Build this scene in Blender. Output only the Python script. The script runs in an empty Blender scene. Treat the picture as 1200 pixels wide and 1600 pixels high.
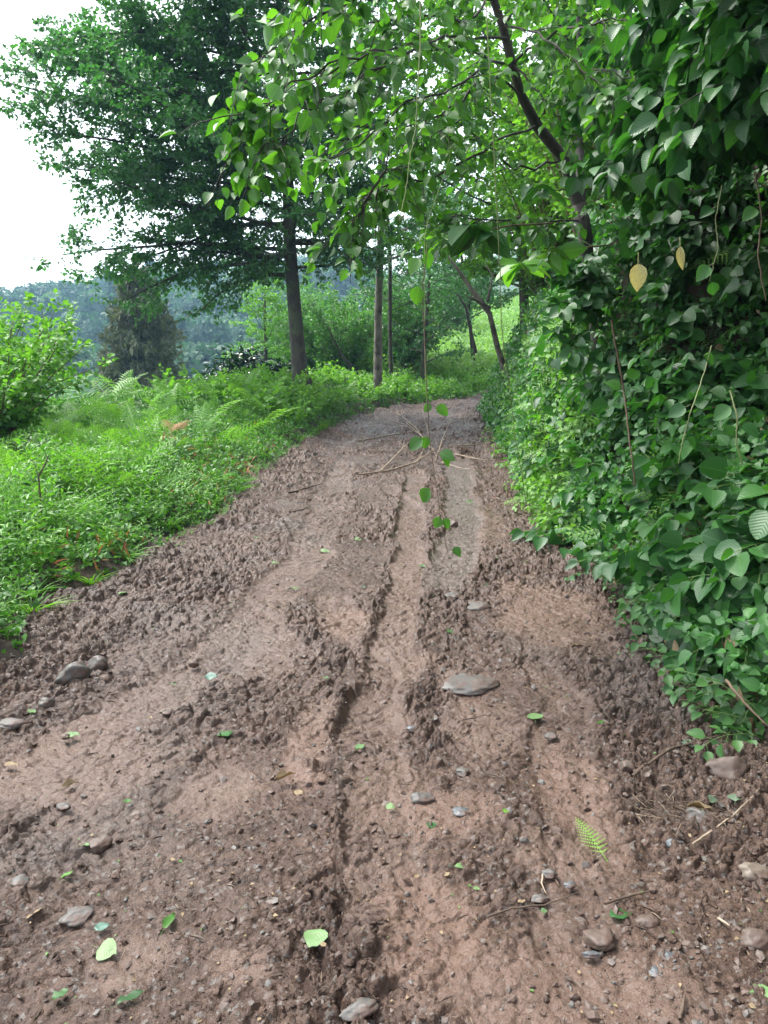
import bpy, math, random
import numpy as np
from mathutils import Vector
R = math.radians
S = bpy.context.scene
C = S.collection
rg = np.random.default_rng(7)
random.seed(7)

# ------------------------------------------------------------------ camera, world, sun, exposure
CAMZ = 1.5
PITCH = math.atan(0.2)
cam = bpy.data.cameras.new('camera'); camo = bpy.data.objects.new('camera', cam); C.objects.link(camo)
cam.sensor_fit = 'VERTICAL'; cam.sensor_height = 24.0
cam.lens = 24.0 * 1200 / 1600
cam.clip_start = 0.05; cam.clip_end = 3000
camo.location = (0, 0, CAMZ); camo.rotation_euler = (R(90) - PITCH, 0, 0)
S.camera = camo

SUN_EL, SUN_AZ = 58.0, -62.0      # azimuth from +Y towards +X
w = bpy.data.worlds.new('World'); S.world = w; w.use_nodes = True
nt = w.node_tree; nt.nodes.clear()
o_ = nt.nodes.new('ShaderNodeOutputWorld'); bg = nt.nodes.new('ShaderNodeBackground')
sky = nt.nodes.new('ShaderNodeTexSky'); sky.sky_type = 'NISHITA'; sky.sun_disc = False
sky.sun_elevation = R(SUN_EL); sky.sun_rotation = R(SUN_AZ); sky.air_density = 1.0; sky.dust_density = 3.0
hs = nt.nodes.new('ShaderNodeHueSaturation'); hs.inputs['Saturation'].default_value = 0.28; hs.inputs['Value'].default_value = 1.7
nt.links.new(sky.outputs[0], hs.inputs['Color'])
nt.links.new(hs.outputs[0], bg.inputs['Color']); bg.inputs['Strength'].default_value = 0.125
nt.links.new(bg.outputs[0], o_.inputs[0])

sl = bpy.data.lights.new('sun', 'SUN'); so = bpy.data.objects.new('sun', sl); C.objects.link(so)
sl.energy = 1.5; sl.angle = R(10); sl.color = (1.0, 0.96, 0.9)
_a, _e = R(SUN_AZ), R(SUN_EL)
_sd = Vector((math.sin(_a) * math.cos(_e), math.cos(_a) * math.cos(_e), math.sin(_e)))
so.rotation_euler = _sd.to_track_quat('Z', 'Y').to_euler(); so.location = (-20, 10, 40)

S.view_settings.view_transform = 'Standard'; S.view_settings.look = 'None'
S.view_settings.gamma = 1; S.view_settings.exposure = 1.68
cy = S.cycles
cy.max_bounces = 6; cy.diffuse_bounces = 4; cy.glossy_bounces = 2; cy.transmission_bounces = 4
cy.volume_bounces = 0; cy.transparent_max_bounces = 4
cy.use_denoising = True
try: cy.denoiser = 'OPENIMAGEDENOISE'
except Exception: pass
cy.caustics_reflective = False; cy.caustics_refractive = False
cy.sample_clamp_indirect = 6

# ------------------------------------------------------------------ photograph pixel (1200x1600) -> world point
_cp, _sp = math.cos(PITCH), math.sin(PITCH)
def ray(px, py):
    u = 800.0 - py
    return np.array([px - 600.0, 1200 * _cp + u * _sp, -1200 * _sp + u * _cp])
def W(px, py, Y):
    r = ray(px, py); return np.array([r[0] / r[1] * Y, Y, CAMZ + r[2] / r[1] * Y])
def G(px, py, z=0.0):
    r = ray(px, py); t = (z - CAMZ) / r[2]
    return np.array([r[0] * t, r[1] * t, z])

# ------------------------------------------------------------------ noise
def _h(ix, iy, s):
    a = (ix.astype(np.int64) * 374761393 + iy.astype(np.int64) * 668265263 + s * 2246822519) & 0xFFFFFFFF
    a = ((a ^ (a >> 13)) * 1274126177) & 0xFFFFFFFF
    a = ((a ^ (a >> 16)) * 2654435761) & 0xFFFFFFFF
    return ((a ^ (a >> 15)) & 0xFFFFFF) / float(0x1000000)
def vn(x, y, s=0):
    x = np.asarray(x, float); y = np.asarray(y, float)
    ix = np.floor(x); iy = np.floor(y); fx = x - ix; fy = y - iy
    fx = fx * fx * fx * (fx * (fx * 6 - 15) + 10); fy = fy * fy * fy * (fy * (fy * 6 - 15) + 10)
    a = _h(ix, iy, s); b = _h(ix + 1, iy, s); c = _h(ix, iy + 1, s); d = _h(ix + 1, iy + 1, s)
    return (a + (b - a) * fx) * (1 - fy) + (c + (d - c) * fx) * fy
def fbm(x, y, o=4, s=0, g=0.5):
    r = 0; a = 1; t = 0
    for i in range(o):
        r = r + a * vn(x * 2**i + 17.3 * i, y * 2**i - 9.1 * i, s + i); t += a; a *= g
    return r / t * 2 - 1
def worley(x, y, s=0):
    ix = np.floor(x); iy = np.floor(y)
    f = np.full(np.shape(x), 9.0); idn = np.zeros(np.shape(x))
    for a in (-1, 0, 1):
        for b in (-1, 0, 1):
            cx = ix + a; cy_ = iy + b
            d = np.hypot(cx + _h(cx, cy_, s) - x, cy_ + _h(cx, cy_, s + 5) - y)
            m = d < f; f = np.where(m, d, f); idn = np.where(m, _h(cx, cy_, s + 9), idn)
    return f, idn
def flakes(x, y, s=0):
    ix = np.floor(x); iy = np.floor(y)
    f = np.full(np.shape(x), 9.0); g = f.copy(); idn = np.zeros(np.shape(x)); tx = idn.copy()
    for a in (-1, 0, 1):
        for b in (-1, 0, 1):
            cx = ix + a; cy_ = iy + b; px = cx + _h(cx, cy_, s); py = cy_ + _h(cx, cy_, s + 5)
            d = np.hypot(px - x, py - y); m = d < f
            g = np.where(m, f, np.minimum(g, d)); f = np.where(m, d, f)
            h = _h(cx, cy_, s + 9); idn = np.where(m, h, idn); tx = np.where(m, (x - px) * (h * 7 % 1 - .5) + (y - py) * (h * 13 % 1 - .5), tx)
    return ss(0.02, .30, g - f) * (.15 + .85 * idn) + .9 * tx, idn
def ss(a, b, x):
    t = np.clip((x - a) / (b - a), 0, 1); return t * t * (3 - 2 * t)
def pdist(x, y, pts):
    """signed distance to a polyline (positive = to its right when walking along it) and arc length"""
    best = np.full(np.shape(x), 1e9); sg = np.zeros(np.shape(x)); al = np.zeros(np.shape(x)); acc = 0
    end = np.zeros(np.shape(x))
    for i in range(len(pts) - 1):
        ax, ay = pts[i][:2]; bx, by = pts[i + 1][:2]
        dx, dy = bx - ax, by - ay; L = math.hypot(dx, dy)
        t = ((x - ax) * dx + (y - ay) * dy) / L**2; tc = np.clip(t, 0, 1)
        d = np.hypot(x - ax - tc * dx, y - ay - tc * dy)
        s_ = np.where((x - ax) * dy - (y - ay) * dx > 0, 1.0, -1.0)
        m = d < best
        best = np.where(m, d, best); sg = np.where(m, s_, sg); al = np.where(m, acc + tc * L, al)
        acc += L
    return best, best * sg, al, acc

# ------------------------------------------------------------------ terrain
_yl = [-30, 0, 3.7, 4.4, 5.2, 6.9, 9, 11.4, 15.4, 20.6, 24, 28, 35, 45, 80, 800]
_xl = [-2.3, -2.15, -1.98, -2.02, -1.9, -1.64, -1.68, -1.68, -1.15, -.75, .3, 2.1, 6.5, 13, 40, 400]
_yr = [-30, 0, 3.3, 6, 8.2, 13, 18, 23, 28, 35, 45, 80, 800]
_xr = [1.6, 1.55, 1.45, 1.5, 1.45, 1.85, 2.25, 2.8, 4.6, 9.2, 16, 43, 403]
def XL(y): return np.interp(y, _yl, _xl) + 0.24 * (vn(np.asarray(y) * 1.1, 3.0, 61) - .5) + .14 * (vn(np.asarray(y) * 3.7, 3.0, 64) - .5)
def XR(y): return np.interp(y, _yr, _xr) + 0.14 * (vn(np.asarray(y) * 1.3, 7.0, 62) - .5)
def H(x, y):
    """terrain height without the road's own relief"""
    x = np.asarray(x, float); y = np.asarray(y, float)
    xl, xr = XL(y), XR(y)
    n1 = fbm(x * .5, y * .5, 3, 31)
    # left verge
    dl = xl - x
    vh = np.interp(y, [0, 6, 12, 17, 22, 30, 40], [.30, .30, .30, .62, .58, .3, .2])
    left = vh * (.45 * ss(0, .35, dl) + .55 * ss(.2, 1.5, dl)) + .10 * n1 * ss(0.1, 1, dl) + .28 * fbm(x * .75 + 3, y * .55, 2, 37) * ss(.35, 1.1, dl) * (1 - ss(26, 34, y))
    left = left - .22 * np.clip(dl - 4.5, 0, 30) * (1 - ss(60, 120, y)) * (1 - .9 * ss(22, 30, y) * ss(-6, -1, x))
    left = np.maximum(left, -9)
    # right bank
    dr = x - xr
    bh = np.interp(y, [0, 4, 8, 14, 20, 26, 32], [3.4, 3.3, 3.0, 2.6, 1.9, 1.0, .3])
    nearb = (1 - ss(5.2, 7.0, y))
    r1 = .12 * ss(0, .25, dr) + (bh - .12) * ss(.15, 1.05 + .3 * n1, dr)
    r2 = .12 * ss(0, .25, dr) + .95 * ss(.12, .85 + .25 * n1, dr) + (bh - 1.07) * ss(1.05, 1.75 + .3 * n1, dr)
    right = r1 * (1 - nearb) + r2 * nearb + .42 * np.clip(dr - 1.0, 0, 60) + .15 * n1 * ss(.1, 1, dr)
    # pale field hillside beyond the bend
    fieldz = np.clip(y - 30, 0, 60) * .135 * ss(-12, 4, x - (y - 30) * .05) + np.clip(x - 8, 0, 80) * .06 * ss(28, 50, y)
    h = np.where(dl > 0, left, np.where(dr > 0, right * (1 - ss(30, 42, y)) , 0)) + fieldz * np.where(dl > 0, 1, ss(32, 46, y))
    # far wooded hill
    ridge = 11 + (x + 150) * .16
    ridge = np.clip(ridge, 8, 75)
    far = -9 + (ridge + 9) * ss(110, 330, y) + 4 * fbm(x * .012, y * .012, 3, 41) * ss(110, 200, y)
    k = ss(85, 130, y)
    return h * (1 - k) + far * k

# tracks, ledges and grooves traced on the road, in metres
def PG(l): return [G(*p)[:2] for p in l]
TRK = [(PG([(650, 735), (645, 790), (640, 850), (628, 920), (618, 985), (606, 1045), (590, 1110), (575, 1170)]), .125),
       (PG([(712, 715), (722, 780), (728, 830), (705, 880), (690, 930)]), .17),
       (PG([(592, 750), (618, 768), (650, 790)]), .10),
       (PG([(0, 1235), (90, 1185), (190, 1120), (300, 1050), (400, 960), (470, 880), (505, 800), (540, 720)]), .17),
       (PG([(690, 1330), (680, 1400), (672, 1480), (660, 1600)]), .085),
       (PG([(940, 1600), (900, 1400), (890, 1200), (870, 1080), (840, 980)]), .10),
       (PG([(520, 920), (540, 980), (575, 1040), (590, 1100), (560, 1160), (600, 1300), (620, 1500)]), .11)]
LEDGE = [(PG([(400, 940), (470, 980), (525, 1025), (562, 1085)]), .034, .20),       # ground lower on the right-hand side
         (PG([(420, 1100), (470, 1160), (520, 1235), (545, 1310), (530, 1380), (505, 1470), (500, 1600)]), .048, .30),
         (PG([(609, 770), (612, 850), (600, 930), (608, 990)]), .028, .18),
         (PG([(622, 1120), (604, 1190)]), .035, .10),
         (PG([(724, 960), (716, 1010), (708, 1130), (696, 1190)]), .028, .10),
         (PG([(880, 1130), (888, 1200), (902, 1270)]), .022, .08),
         (PG([(0, 1345), (60, 1290), (110, 1240)]), .03, .12),
         (PG([(648, 1005), (640, 1045)]), .03, .08)]
PATCH = [(680, 1440, .17, .26, 1.0), (655, 1035, .14, .16, .3), (500, 1110, .10, .2, .5), (540, 970, .16, .3, .9), (120, 1190, .35, .4, .55), (700, 1270, .18, .14, .8),
         (480, 1170, .10, .3, .9), (860, 960, .35, .7, .7), (900, 1230, .16, .5, .7), (380, 1505, .09, .07, .6), (200, 1500, .12, .1, .3), (740, 820, .28, 1.0, .0), (840, 1560, .3, .2, .5)]
PATCH += [(733, 1064, .20, .17, .0), (600, 1230, .16, .3, .3), (420, 1010, .2, .5, .0), (760, 1130, .2, .3, .2), (330, 1230, .16, .2, .2), (1000, 1560, .2, .15, .2), (870, 1330, .16, .16, .3)]
PATCH = [(G(a, b)[0], G(a, b)[1], c, d, e) for a, b, c, d, e in PATCH]
def road(x, y, masks=False):
    x = np.asarray(x, float); y = np.asarray(y, float)
    xl, xr = XL(y), XR(y)
    wx = x + .09 * fbm(x * 2.2, y * 2.2, 4, 3, .6); wy = y + .09 * fbm(x * 2.2 + 9, y * 2.2, 3, 5)
    big = fbm(wx * .9, wy * .7, 3, 11)
    h = .035 * big
    rough = .52 + 1.15 * fbm(wx * 1.7, wy * 1.2, 4, 19)
    edge = np.maximum(ss(.75, .05, x - xl), ss(.6, .02, xr - x))
    rough = rough + .9 * edge * (0.6 + fbm(x * 2, y * 2, 2, 70))
    sm = np.zeros(x.shape); org = np.zeros(x.shape); gr = np.zeros(x.shape)
    tread = np.zeros(x.shape)
    for i, (p, wd) in enumerate(TRK):
        d, sd, al, tot = pdist(wx, wy, p)
        k = ss(wd * 1.15, wd * .8, d + .035 * fbm(x * 7, y * 5, 3, 90 + i)) * ss(0, .25, al) * ss(0, .25, tot - al)
        if i in (0, 1, 2):
            st = (1.0, .9, .6)[i]
            h -= .028 * k * st
            h += .016 * np.exp(-((d - wd * 1.3) / .05)**2) * (ss(0, .3, al) * ss(0, .3, tot - al)) * (.4 + vn(al * 9, d * 3, 8))
            tread = np.maximum(tread, k * st)
            ph = al / .045 + np.abs(sd) / .03
            h += .0022 * k * np.sin(ph * 2 * math.pi * .5) * ss(.35, .75, vn(x * 4, y * 3, 77)) * (i != 1)
            sm = np.maximum(sm, k * st)
            if i == 1: gr = np.maximum(gr, k)
        else:
            h -= .018 * k; sm = np.maximum(sm, k * (.35 + .6 * vn(x * 3, y * 2.2, 55 + i)))
    ledg = np.zeros(x.shape)
    for p, am, wd in LEDGE:
        d, sd, al, tot = pdist(wx, wy, p)
        sd = sd + .07 * fbm(x * 9, y * 7, 4, 21, .6)
        ends = ss(0, .12, al) * ss(0, .12, tot - al)
        prof = np.where(sd > 0, -np.exp(-sd / (wd * .7)) * ss(-.03, .06, sd), .65 * np.exp(sd / wd * 1.2))
        h += .72 * am * prof * ends * (.55 + .6 * vn(x * 3, y * 3, 14))
        ledg = np.maximum(ledg, ends * np.exp(-np.where(sd < 0, -sd / wd, sd / .03)))
    for cx, cy_, rx, ry, o in PATCH:
        k = ss(1.15, .6, np.hypot((x - cx) / rx, (y - cy_) / ry) + .35 * fbm(x * 6, y * 5, 3, 33))
        sm = np.maximum(sm, .9 * k); org = np.maximum(org, k * o)
    n2 = fbm(x * 1.1 + 5, y * .8, 3, 99)
    gr = np.clip(np.maximum(gr, ss(.15, .6, n2) * .6), 0, 1) * (1 - org) * (1 - .8 * ss(9, 14, y)); org = np.maximum(org, .8 * ss(11, 17, y) * ss(-.3, .3, n2))
    rough = np.clip(rough + ledg * .9, .12, 1.15) * (1 - .80 * sm) + .10 + .35 * ss(9, 14, y)
    f2_ = 1 - ss(5, 8, y); f3_ = 1 - ss(2.6, 4.5, y)
    # clods at three sizes, rounded
    h += ss(8, 12, y) * rough * (.07 * fbm(x * 2.6, y * 1.3, 4, 201) + .05 * np.clip(fbm(x * 5, y * 2.6, 3, 202), 0, 1))
    f1, i1 = worley(wx * 9, wy * 9, 1); f2, i2 = worley(wx * 21 + 3, wy * 19, 2); f3, i3 = worley(x * 47, y * 43, 4)
    c1 = np.sqrt(np.clip(.30 - f1**2, 0, 1)) * (i1 > .45) * i1
    c2 = np.sqrt(np.clip(.33 - f2**2, 0, 1)) * (i2 > .30) * i2
    c3 = np.sqrt(np.clip(.35 - f3**2, 0, 1)) * (i3 > .2) * i3
    near = 1
    h += rough * (.012 * c1 + .005 * c2 * f2_) * near
    k1, _ = flakes(wx * 13, wy * 15, 61); k2, _ = flakes(wx * 31 + 2, wy * 36, 62); k3, _ = flakes(x * 75, y * 80, 63)
    h += (.14 + rough) * (.027 * (k1 - .4) + .012 * f2_ * (k2 - .4) + .0045 * f3_ * (k3 - .4))
    rid = 1 - np.abs(fbm(wx * 7, wy * 5, 4, 44))
    rid2 = 1 - np.abs(fbm(wx * 22 + 4, wy * 15, 4, 45, .6))
    h += rough * (.044 * (rid - .75) + .012 * f2_ * (rid2 - .75)) + .008 * fbm(x * 22, y * 22, 4, 51, .62) * (.28 + rough) + .005 * f3_ * rough * fbm(x * 62, y * 58, 3, 52, .7)
    h += .05 * np.exp(-((x - xl - .12) / .16)**2) * vn(x * 2, y * 2.0, 12) + .04 * np.exp(-((xr - x - .1) / .14)**2) * vn(x * 2, y * 2, 13)
    if masks: return h, sm, org, gr
    return h
def surf(x, y):
    """height of whatever is on top at x, y"""
    x = np.atleast_1d(np.asarray(x, float)); y = np.atleast_1d(np.asarray(y, float))
    a = H(x, y)
    on = (x > XL(y) - .1) & (x < XR(y) + .05) & (y < 40)
    return np.where(on, np.maximum(a, road(x, y) - .005), a)
def sz(x, y): return float(surf(x, y)[0])

# ------------------------------------------------------------------ materials
def newmat(name):
    m = bpy.data.materials.new(name); m.use_nodes = True
    t = m.node_tree; t.nodes.clear()
    return m, t, t.nodes.new, t.links.new
def leafmat(name, cols, trans, tfac=.35, rough=.42, veins=0.0, spec=.5, vein_col=None, spots=0):
    """cols: three colours across the leaf-to-leaf random value"""
    m, t, N, L = newmat(name)
    out = N('ShaderNodeOutputMaterial'); p = N('ShaderNodeBsdfPrincipled'); tr = N('ShaderNodeBsdfTranslucent'); mx = N('ShaderNodeMixShader')
    at = N('ShaderNodeAttribute'); at.attribute_name = 'rnd'
    cr = N('ShaderNodeValToRGB'); cr.color_ramp.elements[0].color = (*cols[0], 1); cr.color_ramp.elements[1].color = (*cols[-1], 1)
    for i, c in enumerate(cols[1:-1]):
        e = cr.color_ramp.elements.new((i + 1) / (len(cols) - 1)); e.color = (*c, 1)
    oi = N('ShaderNodeObjectInfo'); ma = N('ShaderNodeMath'); ma.operation = 'MULTIPLY_ADD'; ma.inputs[1].default_value = .62; L(at.outputs['Fac'], ma.inputs[0])
    mb_ = N('ShaderNodeMath'); mb_.operation = 'MULTIPLY'; mb_.inputs[1].default_value = .38; L(oi.outputs['Random'], mb_.inputs[0]); L(mb_.outputs[0], ma.inputs[2])
    L(ma.outputs[0], cr.inputs[0])
    col = cr.outputs[0]
    if veins > 0:
        uv = N('ShaderNodeUVMap'); uv.uv_map = 'UVMap'; sx = N('ShaderNodeSeparateXYZ'); L(uv.outputs[0], sx.inputs[0])
        def M(op, a, b=None, c=None):
            n = N('ShaderNodeMath'); n.operation = op
            for k, v in enumerate((a, b, c)):
                if v is None: continue
                if isinstance(v, (int, float)): n.inputs[k].default_value = v
                else: L(v, n.inputs[k])
            return n.outputs[0]
        au = M('ABSOLUTE', M('SUBTRACT', sx.outputs[0], .5))
        ph = M('SUBTRACT', M('MULTIPLY', sx.outputs[1], 8.5), M('MULTIPLY', au, 6.0))
        fr = M('ABSOLUTE', M('SUBTRACT', M('FRACT', ph), .5))         # 0 at vein
        vein = M('SUBTRACT', 1.0, M('MINIMUM', M('MULTIPLY', fr, 7.0), 1.0))
        mid = M('SUBTRACT', 1.0, M('MINIMUM', M('MULTIPLY', au, 26.0), 1.0))
        vv = M('MAXIMUM', M('MULTIPLY', vein, .6), mid)
        mc = N('ShaderNodeMixRGB'); mc.blend_type = 'MIX'
        L(M('MULTIPLY', vv, veins), mc.inputs[0]); L(col, mc.inputs[1])
        mc.inputs[2].default_value = (*(vein_col or [min(1, c * 2.2 + .03) for c in cols[-1]]), 1)
        col = mc.outputs[0]
        no = N('ShaderNodeTexNoise'); no.inputs['Scale'].default_value = 45
        bm = N('ShaderNodeBump'); bm.inputs['Strength'].default_value = .30; bm.inputs['Distance'].default_value = .003
        L(M('ADD', M('MULTIPLY', fr, 1.6), M('MULTIPLY', no.outputs[0], .5)), bm.inputs['Height']); L(bm.outputs[0], p.inputs['Normal'])
    if spots:
        no2 = N('ShaderNodeTexNoise'); no2.inputs['Scale'].default_value = spots
        r2 = N('ShaderNodeValToRGB'); r2.color_ramp.elements[0].position = .60; r2.color_ramp.elements[1].position = .68
        L(no2.outputs[0], r2.inputs[0]); mc2 = N('ShaderNodeMixRGB'); L(r2.outputs[0], mc2.inputs[0]); L(col, mc2.inputs[1]); mc2.inputs[2].default_value = (.07, .045, .02, 1)
        col = mc2.outputs[0]
    L(col, p.inputs['Base Color']); p.inputs['Roughness'].default_value = rough; p.inputs['Specular IOR Level'].default_value = spec
    mt = N('ShaderNodeMixRGB'); mt.blend_type = 'MULTIPLY'; mt.inputs[0].default_value = 1; L(col, mt.inputs[1]); mt.inputs[2].default_value = (*trans, 1)
    L(mt.outputs[0], tr.inputs[0])
    mx.inputs[0].default_value = tfac; L(p.outputs[0], mx.inputs[1]); L(tr.outputs[0], mx.inputs[2]); L(mx.outputs[0], out.inputs[0])
    return m
def barkmat(name, c1, c2, scale=9, c3=None, moss=None):
    m, t, N, L = newmat(name)
    out = N('ShaderNodeOutputMaterial'); p = N('ShaderNodeBsdfPrincipled'); L(p.outputs[0], out.inputs[0])
    tc = N('ShaderNodeTexCoord'); mp = N('ShaderNodeMapping'); mp.inputs['Scale'].default_value = (1, 1, .28); L(tc.outputs['Object'], mp.inputs[0])
    n = N('ShaderNodeTexNoise'); n.inputs['Scale'].default_value = scale; n.inputs['Detail'].default_value = 8; n.inputs['Roughness'].default_value = .7; L(mp.outputs[0], n.inputs[0])
    r = N('ShaderNodeValToRGB'); r.color_ramp.elements[0].position = .34; r.color_ramp.elements[1].position = .66
    r.color_ramp.elements[0].color = (*c1, 1); r.color_ramp.elements[1].color = (*c2, 1); L(n.outputs[0], r.inputs[0])
    col = r.outputs[0]
    if c3:
        n3 = N('ShaderNodeTexNoise'); n3.inputs['Scale'].default_value = 3.1; n3.inputs['Detail'].default_value = 4; L(tc.outputs['Object'], n3.inputs[0])
        r3 = N('ShaderNodeValToRGB'); r3.color_ramp.elements[0].position = .52; r3.color_ramp.elements[1].position = .62; L(n3.outputs[0], r3.inputs[0])
        mc = N('ShaderNodeMixRGB'); L(r3.outputs[0], mc.inputs[0]); L(col, mc.inputs[1]); mc.inputs[2].default_value = (*c3, 1); col = mc.outputs[0]
    L(col, p.inputs['Base Color']); p.inputs['Roughness'].default_value = .85
    b = N('ShaderNodeBump'); b.inputs['Strength'].default_value = .9; b.inputs['Distance'].default_value = .02; L(n.outputs[0], b.inputs['Height']); L(b.outputs[0], p.inputs['Normal'])
    return m
def mudmat(name, attr=True):
    m, t, N, L = newmat(name)
    out = N('ShaderNodeOutputMaterial'); p = N('ShaderNodeBsdfPrincipled'); L(p.outputs[0], out.inputs[0])
    tc = N('ShaderNodeTexCoord')
    def noise(sc, det=5, ro=.6, dist=0):
        n = N('ShaderNodeTexNoise'); n.inputs['Scale'].default_value = sc; n.inputs['Detail'].default_value = det; n.inputs['Roughness'].default_value = ro
        n.inputs['Distortion'].default_value = dist; L(tc.outputs['Object'], n.inputs[0]); return n.outputs[0]
    def ramp(src, a, b, ca=(0, 0, 0), cb=(1, 1, 1)):
        r = N('ShaderNodeValToRGB'); r.color_ramp.elements[0].position = a; r.color_ramp.elements[1].position = b
        r.color_ramp.elements[0].color = (*ca, 1); r.color_ramp.elements[1].color = (*cb, 1); L(src, r.inputs[0]); return r.outputs[0]
    def mix(f, a, b, k=None):
        n = N('ShaderNodeMixRGB')
        if isinstance(f, (int, float)): n.inputs[0].default_value = f
        elif k is not None:
            q = N('ShaderNodeMath'); q.operation = 'MULTIPLY'; L(f, q.inputs[0]); q.inputs[1].default_value = k; L(q.outputs[0], n.inputs[0])
        else: L(f, n.inputs[0])
        for i, v in ((1, a), (2, b)):
            if isinstance(v, tuple): n.inputs[i].default_value = (*v, 1)
            else: L(v, n.inputs[i])
        return n.outputs[0]
    col = ramp(noise(3.2, 7, .65), .3, .7, (.054, .031, .021), (.126, .080, .058))
    col = mix(ramp(noise(38, 4, .6), .42, .70), col, (.028, .016, .011), .85)
    col = mix(ramp(noise(75, 3, .5), .60, .74), col, (.19, .145, .12), .55)
    # grit of grey and pale stone flecks
    vo = N('ShaderNodeTexVoronoi'); vo.inputs['Scale'].default_value = 85; L(tc.outputs['Object'], vo.inputs[0])
    sp = N('ShaderNodeSeparateColor'); L(vo.outputs['Color'], sp.inputs[0])
    col = mix(ramp(sp.outputs[0], .93, .95), col, (.19, .18, .165), .6)
    rough = ramp(noise(14, 4), .35, .65, (.20, .20, .20), (.50, .50, .50))
    if attr:
        at = N('ShaderNodeAttribute'); at.attribute_name = 'mask'; s = N('ShaderNodeSeparateColor'); L(at.outputs['Color'], s.inputs[0])
        sm, og, gr = s.outputs[0], s.outputs[1], s.outputs[2]
        col = mix(sm, col, mix(ramp(noise(9, 5), .35, .65), (.120, .079, .060), (.180, .126, .100)), .65)
        col = mix(og, col, mix(ramp(noise(6, 6), .3, .7), (.135, .080, .055), (.190, .120, .086)), .45)
        col = mix(gr, col, mix(ramp(noise(20, 5), .4, .6), (.070, .058, .051), (.145, .125, .11)), .6)
        rough = mix(sm, rough, (.20, .20, .20), .7)
        rough = mix(gr, rough, (.18, .18, .18), .7)
    L(col, p.inputs['Base Color']); L(rough, p.inputs['Roughness']); p.inputs['Specular IOR Level'].default_value = .36
    b1 = N('ShaderNodeBump'); b1.inputs['Strength'].default_value = 1; b1.inputs['Distance'].default_value = .014; L(noise(42, 6, .65), b1.inputs['Height'])
    b2 = N('ShaderNodeBump'); b2.inputs['Strength'].default_value = .9; b2.inputs['Distance'].default_value = .005; L(noise(160, 4, .6), b2.inputs['Height'])
    L(b1.outputs[0], b2.inputs['Normal']); L(b2.outputs[0], p.inputs['Normal'])
    return m
def simplemat(name, c1, c2, scale=8, rough=.7, bump=.01, lo=.35, hi=.65):
    m, t, N, L = newmat(name)
    out = N('ShaderNodeOutputMaterial'); p = N('ShaderNodeBsdfPrincipled'); L(p.outputs[0], out.inputs[0])
    tc = N('ShaderNodeTexCoord'); n = N('ShaderNodeTexNoise'); n.inputs['Scale'].default_value = scale; n.inputs['Detail'].default_value = 7; n.inputs['Roughness'].default_value = .65
    L(tc.outputs['Object'], n.inputs[0])
    r = N('ShaderNodeValToRGB'); r.color_ramp.elements[0].position = lo; r.color_ramp.elements[1].position = hi
    r.color_ramp.elements[0].color = (*c1, 1); r.color_ramp.elements[1].color = (*c2, 1); L(n.outputs[0], r.inputs[0]); L(r.outputs[0], p.inputs['Base Color'])
    p.inputs['Roughness'].default_value = rough
    if bump:
        b = N('ShaderNodeBump'); b.inputs['Strength'].default_value = .7; b.inputs['Distance'].default_value = bump; L(n.outputs[0], b.inputs['Height']); L(b.outputs[0], p.inputs['Normal'])
    return m

M = {}
M['mud'] = mudmat('mud'); M['mud_plain'] = mudmat('mud_plain', False)
M['soil'] = simplemat('soil', (.022, .015, .010), (.060, .040, .026), 5, .9, .03)
M['earth_green'] = simplemat('earth_green', (.035, .06, .018), (.06, .12, .03), 3, .9, .03)
M['field_fern'] = leafmat('field_fern', [(.15, .28, .08), (.21, .36, .11), (.28, .44, .15)], (1.3, 1.5, .6), .35, .5)
M['field'] = simplemat('field', (.09, .16, .05), (.15, .24, .08), .9, .9, .1)
M['forest_floor'] = simplemat('forest_floor', (.03, .06, .02), (.05, .10, .03), .2, .9, .3)
M['alder'] = leafmat('alder', [(.026, .082, .034), (.046, .130, .044), (.080, .190, .060)], (1.5, 2.1, .8), .34, .33)
M['alder_mid'] = leafmat('alder_mid', [(.035, .105, .028), (.065, .17, .038), (.11, .24, .055)], (1.6, 2.0, .8), .36, .45)
M['hazel'] = leafmat('hazel', [(.022, .075, .018), (.045, .14, .024), (.095, .235, .035)], (1.9, 2.1, .55), .42, .40, .18)
M['bright'] = leafmat('bright', [(.06, .17, .026), (.11, .26, .038), (.18, .36, .065)], (1.6, 1.8, .6), .40, .5)
M['vine'] = leafmat('vine', [(.012, .050, .016), (.027, .100, .025), (.062, .180, .038)], (1.7, 2.1, .6), .28, .42, .18, .45)
M['vine_young'] = leafmat('vine_young', [(.04, .14, .022), (.07, .20, .03), (.11, .27, .04)], (1.7, 1.8, .5), .38, .4, .2)
M['vine_dusty'] = leafmat('vine_dusty', [(.06, .105, .06), (.085, .14, .08), (.11, .135, .10)], (1.4, 1.8, .7), .2, .6, .3)
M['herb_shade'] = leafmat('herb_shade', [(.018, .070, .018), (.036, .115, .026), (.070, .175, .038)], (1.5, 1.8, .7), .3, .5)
M['weed'] = leafmat('weed', [(.045, .145, .020), (.095, .25, .032), (.18, .37, .055)], (1.5, 1.7, .6), .36, .45)
M['herb'] = leafmat('herb', [(.038, .125, .024), (.080, .21, .038), (.145, .30, .065)], (1.5, 1.7, .7), .34, .5)
M['fern'] = leafmat('fern', [(.08, .20, .032), (.13, .29, .05), (.21, .39, .08)], (1.5, 1.7, .6), .36, .5)
M['fern_dark'] = leafmat('fern_dark', [(.020, .085, .022), (.035, .125, .028), (.06, .175, .04)], (1.6, 2.0, .5), .30, .5)
M['fern_dead'] = leafmat('fern_dead', [(.22, .10, .04), (.30, .15, .06), (.36, .21, .09)], (1.2, 1.0, .7), .3, .7)
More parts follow.
